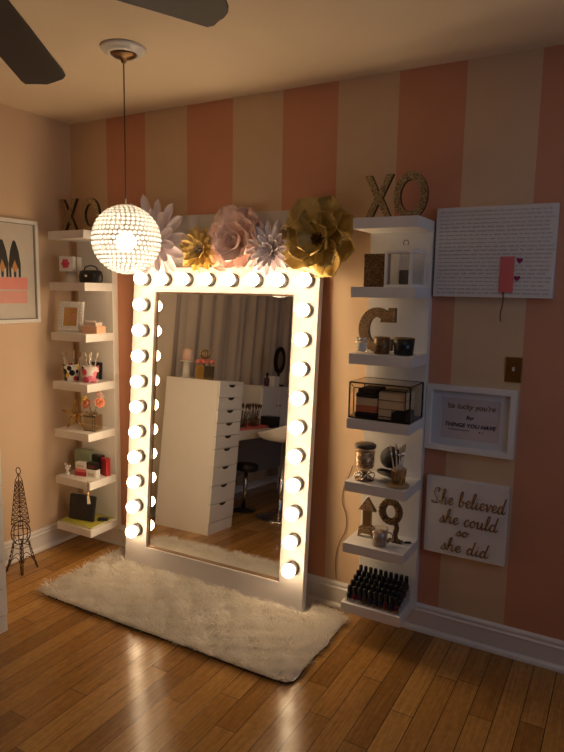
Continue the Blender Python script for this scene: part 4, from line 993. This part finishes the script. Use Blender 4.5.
def right_three():
    z = ZR(3)
    # slab serif letter C (open to the right), as one outline
    w, h, th = 0.185, 0.212, 0.052; cx, cz = w / 2, h / 2
    out = []
    for a in np.linspace(math.radians(52), math.radians(308), 30): out.append((cx + cx * math.cos(a) * 0.98, cz + cz * math.sin(a)))
    out += [(w * 0.93, 0.006), (w * 0.93, 0.062), (w * 0.66, 0.062)]
    inn = [(cx + (cx - th) * math.cos(a), cz + (cz - th * 0.86) * math.sin(a)) for a in np.linspace(math.radians(305), math.radians(55), 24)]
    up = [(w * 0.60, h - 0.070), (w, h - 0.070), (w, h), (w * 0.82, h), (w * 0.80, h - 0.012)]
    pts = (out + inn + up)
    letter('letter_c', 'brown glitter slab letter C standing behind small jars', MB().prism([(x - w / 2, zz) for x, zz in pts][::-1], 0, 0.026), (2.172, -0.118, z), 0, 0, M_GLITTER_DK)
    t = thing('glass_votive', 'small clear glass votive with sparkling beads at left end before letter C', 'votive', (2.140, -0.215, z))
    obj('glass_cup', cup_mesh(0.026, 0.034, 0.060), M_GLASS, t, smooth=True)
    bd = MB()
    for k in range(26): a = k * 2.4; bd.ball((0.023 * math.cos(a) * math.sqrt(k / 26), 0.023 * math.sin(a) * math.sqrt(k / 26), 0.058 + 0.010 * random.random()), 0.0065, 8, 5)
    obj('beads', bd, pmat('clear_beads', (0.75, 0.68, 0.58), 0.1, 0.5), t, smooth=True)
    obj('candle', MB().lathe([(0.022, 0.007), (0.024, 0.048), (0.002, 0.049)], 16), M_PAPER, t, smooth=True)
    t = thing('mosaic_candle', 'gold mosaic candle cup between glass votive and black bowl', 'candle', (2.235, -0.200, z))
    obj('cup', cup_mesh(0.036, 0.038, 0.078), M_GLITTER_DK, t, smooth=True)
    obj('wax', MB().lathe([(0.030, 0.008), (0.033, 0.066), (0.002, 0.067)], 18), pmat('amber_wax', (0.45, 0.30, 0.12), 0.4), t, smooth=True)
    t = thing('black_bowl', 'black glossy candle bowl with gold studs at right end of shelf', 'bowl', (2.335, -0.185, z))
    obj('bowl_body', cup_mesh(0.044, 0.050, 0.076), M_BLACK, t, smooth=True)
    st = MB()
    for k in range(8): st.ball((0.0455 * math.cos(2.9 + 0.12 * math.sin(k)), 0.0455 * math.sin(3.4 + 0.12 * math.sin(k)) * 1.0, 0.012 + 0.008 * k), 0.0025, 6, 4)
    rim = MB().tube([(0.0485 * math.cos(a), 0.0485 * math.sin(a), 0.0775) for a in np.linspace(0, 2 * PI, 28, endpoint=False)], 0.0016, 5, True)
    obj('rim', rim, M_GOLD, t, smooth=True)
    obj('wax', MB().lathe([(0.038, 0.008), (0.043, 0.058), (0.002, 0.059)], 20), pmat('dark_wax', (0.05, 0.035, 0.03), 0.4), t, smooth=True)
right_three()
def jewel_case():
    z = ZR(4); w, d, h = 0.296, 0.190, 0.175
    t = thing('jewellery_case', 'glass jewellery case with dark metal edges and inner trays', 'case', (2.2525, -0.163, z))
    e = MB(); r = 0.0042
    c = [(sx * w / 2, sy * d / 2) for sx, sy in ((-1, -1), (1, -1), (1, 1), (-1, 1))]
    for zz in (r, h - r): e.tube([(x, y, zz) for x, y in c], r, 6, True)
    for x, y in c: e.tube([(x, y, r), (x, y, h - r)], r, 6)
    # inner bevel frame on the front
    e2 = MB().ring([(-w / 2 + 0.020, 0.022), (w / 2 - 0.020, 0.022), (w / 2 - 0.020, h - 0.026), (-w / 2 + 0.020, h - 0.026)], [(-w / 2 + 0.024, 0.026), (w / 2 - 0.024, 0.026), (w / 2 - 0.024, h - 0.030), (-w / 2 + 0.024, h - 0.030)], -d / 2 - 0.002, -d / 2 + 0.002)
    for sx, sz in ((-1, 0), (1, 0), (-1, 1), (1, 1)): e2.tube([(sx * (w / 2 - 0.022), -d / 2, 0.024 if sz == 0 else h - 0.028), (sx * w / 2, -d / 2, r if sz == 0 else h - r)], 0.0016, 5)
    mt = pmat('dark_bronze_edge', (0.030, 0.020, 0.014), 0.35, 0.7)
    obj('metal_edges', e, mt, t); obj('front_bevel', e2, mt, t)
    for nm, a, b in (('glass_front', (-w / 2 + 0.003, -d / 2 - 0.001, 0.006), (w / 2 - 0.003, -d / 2 + 0.001, h - 0.006)), ('glass_side', (w / 2 - 0.001, -d / 2 + 0.003, 0.006), (w / 2 + 0.001, d / 2 - 0.003, h - 0.006)), ('glass_side', (-w / 2 - 0.001, -d / 2 + 0.003, 0.006), (-w / 2 + 0.001, d / 2 - 0.003, h - 0.006))):
        obj(nm, MB().box(a, b), M_CASE, t)
    obj('case_lid', MB().box((-w / 2 + 0.003, -d / 2 + 0.003, h - 0.0055), (w / 2 - 0.003, d / 2 - 0.003, h - 0.002)), pmat('mirrored_brown_lid', (0.45, 0.36, 0.26), 0.15, 0.7), t)
    obj('base_panel', MB().box((-w / 2 + 0.003, -d / 2 + 0.003, 0.003), (w / 2 - 0.003, d / 2 - 0.003, 0.007)), M_BLACK, t)
    obj('back_wall', MB().box((-w / 2 + 0.004, d / 2 - 0.004, 0.008), (w / 2 - 0.004, d / 2 - 0.001, h - 0.008)), pmat('brown_velvet', (0.72, 0.58, 0.38), 0.8), t)
    # inner trays (left stack of drawers, right boxes)
    dk = pmat('black_velvet', (0.018, 0.014, 0.014), 0.85); tn = pmat('taupe_velvet', (0.78, 0.62, 0.42), 0.7); rd = pmat('wine_velvet', (0.62, 0.20, 0.11), 0.7)
    for a, b, m in (((-0.122, -0.084, 0.008), (-0.012, 0.060, 0.030), dk), ((-0.120, -0.084, 0.032), (-0.014, 0.055, 0.062), rd), ((-0.120, -0.084, 0.064), (-0.014, 0.055, 0.100), tn), ((-0.120, -0.084, 0.102), (-0.014, 0.055, 0.120), dk), ((-0.110, -0.084, 0.124), (-0.020, 0.050, 0.142), dk), ((-0.006, -0.084, 0.008), (0.055, 0.06, 0.055), tn), ((0.058, -0.084, 0.008), (0.122, 0.06, 0.042), dk), ((-0.006, -0.084, 0.058), (0.120, 0.06, 0.096), tn), ((-0.006, -0.084, 0.100), (0.120, 0.06, 0.136), pmat('light_taupe_velvet', (0.84, 0.70, 0.50), 0.7))):
        obj('inner_tray', MB().box(a, b), m, t, bevel=0.002)
jewel_case()
def right_five():
    z = ZR(5)
    t = thing('apothecary_jar', 'footed glass jar of amber beads with dark lid on right shelf', 'jar', (2.172, -0.200, z))
    obj('foot', MB().lathe([(0.046, 0), (0.046, 0.005), (0.018, 0.014), (0.012, 0.030), (0.020, 0.044)], 24), M_BRONZE, t, smooth=True)
    obj('jar_glass', MB().lathe([(0.020, 0.0445), (0.046, 0.052), (0.049, 0.070), (0.049, 0.150), (0.045, 0.158), (0.043, 0.156), (0.046, 0.148), (0.046, 0.072), (0.018, 0.056)], 28), M_CASE, t, smooth=True)
    obj('beads', MB().lathe([(0.018, 0.057), (0.042, 0.062), (0.0452, 0.074), (0.0452, 0.140), (0.020, 0.144), (0.001, 0.145)], 24), M_BEAD, t, smooth=True)
    obj('jar_lid', MB().lathe([(0.050, 0.1585), (0.052, 0.164), (0.052, 0.174), (0.044, 0.179), (0.004, 0.180)], 28), pmat('dark_brown_lid', (0.04, 0.022, 0.016), 0.4), t, smooth=True)
    loop = MB().tube([((0.016 + 0.034 * abs(math.cos(2.5 * a))) * math.cos(a), (0.016 + 0.034 * abs(math.cos(2.5 * a))) * math.sin(a), 0.024 + 0.014 * math.sin(5 * a)) for a in np.linspace(0, 2 * PI, 80, endpoint=False)], 0.0034, 6, True)
    obj('ribbon_bow', loop, M_CHROME, t, smooth=True)
    # open round compact: two dark shells hinged at the back
    t = thing('compact_mirror', 'open round black compact leaning between beaded jar and brush glass', 'compact', (2.272, -0.150, z), (0, 0, -0.1))
    disc = lambda M: MB().lathe([(0.050, 0.0), (0.054, 0.004), (0.054, 0.010), (0.046, 0.016), (0.002, 0.018)], 32, M)
    obj('compact_base', disc(Matrix.Translation((0, -0.005, 0.0285)) @ Matrix.Rotation(-0.55, 4, 'X')), M_BLACK, t, smooth=True)
    obj('compact_lid', disc(Matrix.Translation((0, 0.032, 0.105)) @ Matrix.Rotation(1.15, 4, 'X')), M_LEATHER, t, smooth=True)
    obj('hinge', MB().tube([(-0.016, 0.045, 0.053), (0.016, 0.045, 0.053)], 0.004, 8), M_GOLD, t)
    tag(obj('coaster', MB().lathe([(0.048, 0), (0.050, 0.003), (0.050, 0.010), (0.046, 0.013), (0.002, 0.013)], 28), M_TAN, None, (2.348, -0.215, z), smooth=True), 'round tan coaster under brush glass on right shelf', 'coaster')
    t = thing('brush_glass', 'cut glass tumbler holding brushes on round coaster', 'tumbler', (2.348, -0.215, z + 0.0135))
    obj('tumbler', cup_mesh(0.030, 0.036, 0.075, n=10), M_SMOKE, t)
    nt = MB()
    for k in range(10):
        a = 2 * PI * k / 10
        nt.tube([(0.0305 * math.cos(a), 0.0305 * math.sin(a), 0.004), (0.0368 * math.cos(a + 0.63), 0.0368 * math.sin(a + 0.63), 0.072)], 0.0013, 5); nt.tube([(0.0305 * math.cos(a), 0.0305 * math.sin(a), 0.004), (0.0368 * math.cos(a - 0.63), 0.0368 * math.sin(a - 0.63), 0.072)], 0.0013, 5)
    obj('gold_lattice', nt, M_GOLD, t)
    for k in range(5):
        az = k * 2.4 + 0.3; q = math.sqrt((k + 0.5) / 5)
        put_brush(BR_B, (2.348 + 0.012 * q * math.cos(az), -0.215 + 0.012 * q * math.sin(az), z + 0.021), 0.20 * q, az, 'slim makeup brush in the cut glass tumbler on right shelf', 'brushes in the cut glass tumbler')
right_five()
def right_six():
    z = ZR(6)
    t = thing('arrow_ornament', 'bronze glitter upward arrow ornament with flared tail on right shelf', 'ornament', (2.176, -0.150, z))
    obj('arrow_head', MB().prism([(-0.045, 0.138), (0.045, 0.138), (0, 0.205)], -0.012, 0.012), M_GLITTER_DK, t)
    obj('shaft', MB().box((-0.021, -0.010, 0.050), (0.021, 0.010, 0.1375)), pmat('antique_brass', (0.30, 0.19, 0.07), 0.35, 0.7), t)
    obj('tail', MB().prism([(-0.045, 0.0), (-0.022, 0.018), (0.022, 0.018), (0.045, 0.0), (0.040, 0.048), (0.0215, 0.062), (-0.0215, 0.062), (-0.040, 0.048)], -0.0125, 0.0125), M_GLITTER_DK, t)
    t = thing('loop_ornament', 'ornate dark gold loop ornament with curved tail behind glass mug', 'ornament', (2.290, -0.135, z))
    lp = MB()
    for ph in range(3):
        lp.tube([(0.043 * math.cos(a) + 0.010 * math.cos(7 * a + ph * 2.094) * math.cos(a), 0.010 * math.sin(7 * a + ph * 2.094), 0.148 + 0.050 * math.sin(a) + 0.009 * math.cos(7 * a + ph * 2.094) * math.sin(a)) for a in np.linspace(0, 2 * PI, 70, endpoint=False)], 0.0100, 6, True)
    obj('twisted_loop', lp, M_GLITTER_DK, t, smooth=True)
    obj('tail', MB().tube(catmull([(0.026, 0, 0.098), (0.034, 0, 0.070), (0.028, 0, 0.040), (0.036, -0.004, 0.014), (0.052, -0.008, 0.010)], 5), [0.013] * 10 + [0.012] * 5 + [0.011] * 5 + [0.010], 8), M_GLITTER_DK, t, smooth=True)
    obj('base', MB().box((-0.010, -0.020, 0), (0.064, 0.020, 0.008)), M_BRONZE, t, bevel=0.002)
    t = thing('glass_mug', 'clear glass mug with handle before the loop ornament', 'mug', (2.268, -0.215, z))
    obj('mug_body', cup_mesh(0.034, 0.040, 0.088), glassmat('grey_glass', (0.90, 0.86, 0.82), 0.05), t, smooth=True)
    obj('mug_handle', MB().tube(catmull([(0.038, 0, 0.074), (0.060, 0, 0.068), (0.064, 0, 0.042), (0.038, 0, 0.020)], 5), 0.004, 8), M_CHROME, t, smooth=True)
    obj('wax', MB().lathe([(0.030, 0.007), (0.036, 0.066), (0.002, 0.067)], 20), pmat('mauve_wax', (0.55, 0.45, 0.42), 0.5), t, smooth=True)
    t = thing('hair_clip', 'small dark hair clip lying at right end of shelf with mug', 'clip', (2.378, -0.120, z), (0, 0, 0.5))
    obj('clip_body', MB().prism([(-0.018, 0), (0.018, 0), (0.014, 0.008), (-0.014, 0.008)], -0.005, 0.005), M_BLACK, t)
    obj('spring', MB().tube([(-0.010, -0.007, 0.004), (-0.010, 0.007, 0.004)], 0.002, 6), M_CHROME, t)
right_six()
def polish_rack():
    z = ZR(7)
    t = thing('polish_rack', 'clear tiered acrylic rack crowded with dark nail polish bottles, on lowest right shelf', 'rack', (2.2525, -0.150, z))
    hw, y0 = 0.136, -0.108
    tiers = 5; dep = 0.036
    st = MB()
    for k in range(tiers): st.box((-hw, y0 + k * dep, 0.0 if k == 0 else 0.0), (hw, y0 + (k + 1) * dep - 0.0008, 0.004 + 0.012 * k))
    obj('steps', st, M_ACRYL, t)
    lp = MB()
    for k in range(tiers): lp.box((-hw, y0 + k * dep - 0.0012 + 0.0012, 0.0045 + 0.012 * k), (hw, y0 + k * dep + 0.0012, 0.020 + 0.012 * k))
    obj('front_lips', lp, M_ACRYL, t)
    for s_ in (-1, 1): obj('side_panel', MB().prism([(y0, 0), (y0 + tiers * dep, 0), (y0 + tiers * dep, 0.090), (y0, 0.030)], 0, 0.002, Matrix.Translation((s_ * (hw + 0.0015) - 0.001, 0, 0)) @ Matrix(((0, 1, 0, 0), (1, 0, 0, 0), (0, 0, 1, 0), (0, 0, 0, 1)))), M_ACRYL, t)
    cols = [('black', (0.012, 0.010, 0.012)), ('dark red', (0.10, 0.008, 0.014)), ('plum', (0.055, 0.010, 0.035)), ('dark blue', (0.012, 0.016, 0.05)), ('dark brown', (0.05, 0.022, 0.014))]
    src = []
    for nm, c in cols:
        b = thing('nail_polish_bottle', 'x', 'bottle')
        obj('bottle_body', MB().lathe([(0.0118, 0), (0.0130, 0.003), (0.0130, 0.032), (0.0095, 0.036), (0.0080, 0.039)], 14), pmat(nm.replace(' ', '_') + '_lacquer', c, 0.08, var=0.2), b, smooth=True)
        obj('bottle_cap', MB().lathe([(0.0100, 0.0392), (0.0104, 0.042), (0.0096, 0.072), (0.0080, 0.075), (0.0005, 0.0756)], 12), M_BLACK, b, smooth=True)
        src.append((nm, b, [False]))
    names = ['front', 'second', 'middle', 'fourth', 'back']
    for k in range(tiers):
        for j in range(10):
            nm, b, used = src[random.choice((0, 0, 1, 2, 3, 4))]
            x = 2.2525 - hw + 0.0145 + j * (2 * hw - 0.029) / 9 + random.uniform(-0.0006, 0.0006); y = -0.150 + y0 + k * dep + 0.0175 + random.uniform(-0.001, 0.001); zz = z + 0.0045 + 0.012 * k
            lab = 'black capped %s nail polish bottle on %s tier of the acrylic rack' % (nm, names[k]); grp = '%s polish bottles on the %s tier' % (nm, names[k])
            if not used[0]: used[0] = True; b.location = (x, y, zz); b['label'] = lab; b['group'] = grp
            else: dup(b, (x, y, zz), None, lab, grp)
    for nm, b, used in src:
        if not used[0]: bpy.data.objects.remove(b)
polish_rack()

# ------------------------------------------------------------------ RIGHT WALL ART
def heart(w, h, y0, y1, M=None):
    pts = []
    for k in range(28):
        a = 2 * PI * k / 28
        pts.append((w / 2 * math.sin(a) ** 3, h * (13 * math.cos(a) - 5 * math.cos(2 * a) - 2 * math.cos(3 * a) - math.cos(4 * a)) / 32))
    return MB().prism(pts[::-1], y0, y1, M)
def script_canvas():
    x0, x1, z0, z1 = 2.416, 2.934, 1.688, 2.090; w, h, d = x1 - x0, z1 - z0, 0.036
    t = thing('wall_canvas', 'wide white canvas covered in lines of small grey handwriting, highest on right wall', 'picture', ((x0 + x1) / 2, -0.001, z0))
    cv = obj('canvas', MB().box((-w / 2, -d, 0), (w / 2, 0, h)), M_CANVAS, t, bevel=0.003)
    ln = MB(); n = 22
    for i in range(n):
        zz = h - 0.022 - i * (h - 0.04) / (n - 1); x = -w / 2 + 0.018
        while x < w / 2 - 0.03:
            L = random.uniform(0.012, 0.042); m = int(L / 0.0022) + 2
            ln.tube([(x + L * k / m, -d - 0.0006, zz + 0.0032 * math.sin(k * 2.1 + i) + (0.003 if (k * 7 + i) % 6 == 0 else 0)) for k in range(m + 1)], 0.0007, 4)
            x += L + random.uniform(0.005, 0.009)
    obj('handwritten_lines', ln, M_INK, t)
    n_ = thing('paper_note', 'coral pink paper note stuck low on handwriting canvas', 'note', (2.742, -d - 0.002, 1.710))
    obj('note_sheet', MB().sheet([[(-0.030 + 0.06 * i / 3, -0.0015 - 0.002 * math.sin(PI * j / 6), 0.158 * j / 6) for j in range(7)] for i in range(4)], 0.0008), M_CORAL, n_)
    obj('hanging_ribbon', MB().sheet([[(-0.014 + 0.006 * i + 0.004 * math.sin(j), -0.004 - 0.0008 * j, 0.004 - 0.022 * j) for j in range(7)] for i in (0, 1)], 0.0006), pmat('brown_ribbon', (0.16, 0.08, 0.05), 0.6), n_)
    for zz, xx, w_ in ((1.850, 2.793, 'upper'), (1.773, 2.786, 'lower')):
        tag(obj('heart_sticker', heart(0.026, 0.030, -0.0018, -0.0003), M_MAGENTA, None, (xx, -d - 0.001, zz)), '%s dark magenta heart sticker beside coral note on handwriting canvas' % w_, 'sticker')
script_canvas()
def framed_quote():
    x0, x1, z0, z1 = 2.408, 2.819, 0.955, 1.272; w, h = x1 - x0, z1 - z0
    t = thing('framed_quote', 'white framed quote print with pale mat, below brass switch plate', 'picture', ((x0 + x1) / 2, -0.001, z0))
    b = 0.026
    obj('frame', MB().ring([(-w / 2, 0), (w / 2, 0), (w / 2, h), (-w / 2, h)], [(-w / 2 + b, b), (w / 2 - b, b), (w / 2 - b, h - b), (-w / 2 + b, h - b)], -0.030, 0.0), M_WHITE, t, bevel=0.002)
    obj('mat_board', MB().ring([(-w / 2 + b, b), (w / 2 - b, b), (w / 2 - b, h - b), (-w / 2 + b, h - b)], [(-0.135, 0.062), (0.135, 0.062), (0.135, h - 0.060), (-0.135, h - 0.060)], -0.010, -0.006), pmat('pale_blue_mat', (0.62, 0.62, 0.64), 0.7), t)
    sh = obj('print_sheet', MB().box((-0.136, -0.0055, 0.061), (0.136, -0.003, h - 0.059)), pmat('blush_print', (0.58, 0.50, 0.50), 0.6), t)
    for body, zz, sz, mt in (("'tis lucky you're", 0.208, 0.036, pmat('dull_gold_ink', (0.20, 0.12, 0.03), 0.5)), ('for', 0.158, 0.030, M_INKB), ('THINGS YOU HAVE', 0.120, 0.027, M_INKB)):
        text_mesh('print_lettering', body, sz, 0.0004, mt, sh, (0, -0.0062, zz), FR, 0.25, 0.0006)
    obj('ink_underline', MB().box((-0.100, -0.0064, 0.104), (0.0, -0.0058, 0.107)).box((0.045, -0.0064, 0.101), (0.052, -0.0058, 0.107)).box((0.060, -0.0064, 0.101), (0.066, -0.0058, 0.105)), M_INKB, sh)
framed_quote()
GLY = {
 'e': (0.62, [[(0, .35), (.30, .50), (.47, .80), (.30, 1), (.10, .75), (.08, .35), (.22, .03), (.42, .08), (.62, .35)]]),
 'h': (0.85, [[(0, .1), (.22, .9), (.36, 1.75), (.26, 2.1), (.14, 1.8), (.10, .9), (.08, 0)], [(.08, 0), (.18, .6), (.38, .98), (.52, .8), (.50, .25), (.62, 0), (.85, .35)]]),
 'b': (0.80, [[(0, .1), (.22, .9), (.36, 1.75), (.26, 2.1), (.14, 1.8), (.08, .6), (.16, .05), (.36, .0), (.55, .35), (.48, .78), (.40, .70), (.80, .62)]]),
 'l': (0.48, [[(0, .1), (.22, .9), (.36, 1.75), (.26, 2.1), (.14, 1.8), (.08, .5), (.20, 0), (.48, .35)]]),
 'i': (0.45, [[(0, .3), (.12, .95), (.10, .25), (.22, 0), (.45, .35)], [(.14, 1.35), (.16, 1.42)]]),
 'v': (0.72, [[(0, .75), (.10, 1), (.24, .2), (.30, 0), (.48, .75), (.56, 1), (.58, .8), (.72, .75)]]),
 'd': (0.85, [[(.46, .82), (.26, 1), (.06, .6), (.10, .1), (.28, 0), (.46, .45), (.60, 1.5), (.66, 2.1)], [(.66, 2.1), (.54, 1.0), (.52, .25), (.64, 0), (.85, .35)]]),
 's': (0.62, [[(0, .1), (.24, .85), (.30, 1.05), (.36, .75), (.46, .35), (.34, .02), (.10, .08)], [(.34, .02), (.62, .30)]]),
 'c': (0.62, [[(.48, .78), (.32, 1), (.08, .6), (.14, .08), (.34, 0), (.62, .35)]]),
 'o': (0.72, [[(.36, 1), (.10, .72), (.10, .22), (.28, 0), (.50, .30), (.48, .78), (.34, 1), (.46, .80), (.72, .82)]]),
 'u': (0.88, [[(0, .75), (.10, 1), (.10, .3), (.24, 0), (.44, .3), (.54, 1)], [(.54, 1), (.54, .25), (.66, 0), (.88, .35)]]),
 'S': (1.00, [[(-.05, .30), (.10, .02), (.40, .05), (.55, .50), (.30, 1.0), (.10, 1.45), (.25, 2.0), (.55, 2.15), (.66, 1.85), (.50, 1.6)], [(.20, .02), (.60, .02), (1.0, .35)]]),
}
def believed_canvas():
    x0, x1, z0, z1 = 2.432, 2.815, 0.442, 0.822; w, h, d = x1 - x0, z1 - z0, 0.034
    t = thing('quote_canvas', 'square canvas with gold script She believed she could so she did, lowest on right wall', 'picture', ((x0 + x1) / 2, -0.001, z0))
    obj('canvas', MB().box((-w / 2, -d, 0), (w / 2, 0, h)), M_CANVAS, t, bevel=0.003)
    for words, cx, zz, width, xh in ((['She', 'believed'], 0.010, 0.252, 0.342, 0.036), (['she', 'could'], 0.016, 0.160, 0.272, 0.034), (['so'], -0.008, 0.106, 0.060, 0.026), (['she', 'did'], 0.005, 0.024, 0.225, 0.032)):
        adv = 0.0; items = []
        for wi, word in enumerate(words):
            st = []
            for ch in word:
                W_, strokes = GLY[ch]
                for s_ in strokes: st.append([(adv + p[0] + 0.10 * p[1], p[1]) for p in s_])
                adv += W_
            items.append((word, st)); adv += 0.55
        adv -= 0.55; k = width / adv
        for word, st in items:
            mb = MB()
            for s_ in st:
                pts = catmull([(cx - width / 2 + a * k, -d - 0.0012, zz + b_ * xh) for a, b_ in s_], 5)
                rr = [0.0021 + 0.0019 * max(0, min(1, (pts[max(i - 1, 0)].z - p.z) / 0.006 + 0.4)) for i, p in enumerate(pts)]
                mb.tube(pts, rr, 6)
            obj('script_word', mb, M_SCRIPT, t)
believed_canvas()
def switch():
    t = thing('light_switch', 'brass light switch plate above white framed quote', 'light switch', (2.793, -0.0005, 1.3655))
    obj('plate', MB().box((-0.037, -0.006, -0.058), (0.037, 0, 0.058)), pmat('antique_brass_plate', (0.42, 0.25, 0.08), 0.3, 0.9, var=0.15), t, bevel=0.004)
    obj('toggle', MB().box((-0.005, -0.018, -0.004), (0.005, -0.0062, 0.012)), pmat('ivory_plastic', (0.70, 0.62, 0.46), 0.35), t, bevel=0.001)
    for zz in (-0.030, 0.030): obj('screw', MB().lathe([(0.0035, 0), (0.003, 0.0015), (0.0003, 0.0018)], 10, Matrix.Translation((0, -0.0062, zz)) @ Matrix.Rotation(PI / 2, 4, 'X')), M_BRONZE, t)
switch()
# thin power cord hanging on the wall right of the mirror
tag(obj('power_cord', MB().tube(catmull([(1.955, -0.006, 0.155), (1.948, -0.006, 0.26), (1.962, -0.006, 0.35), (2.000, -0.006, 0.44), (2.002, -0.006, 0.52), (1.975, -0.006, 0.60), (1.985, -0.006, 0.68), (2.010, -0.006, 0.74), (2.030, -0.006, 0.80)], 6), 0.0022, 6), pmat('brown_cable', (0.18, 0.10, 0.06), 0.5), None, smooth=True), 'thin brown power cord curling down wall between mirror and right shelf unit', 'cord')
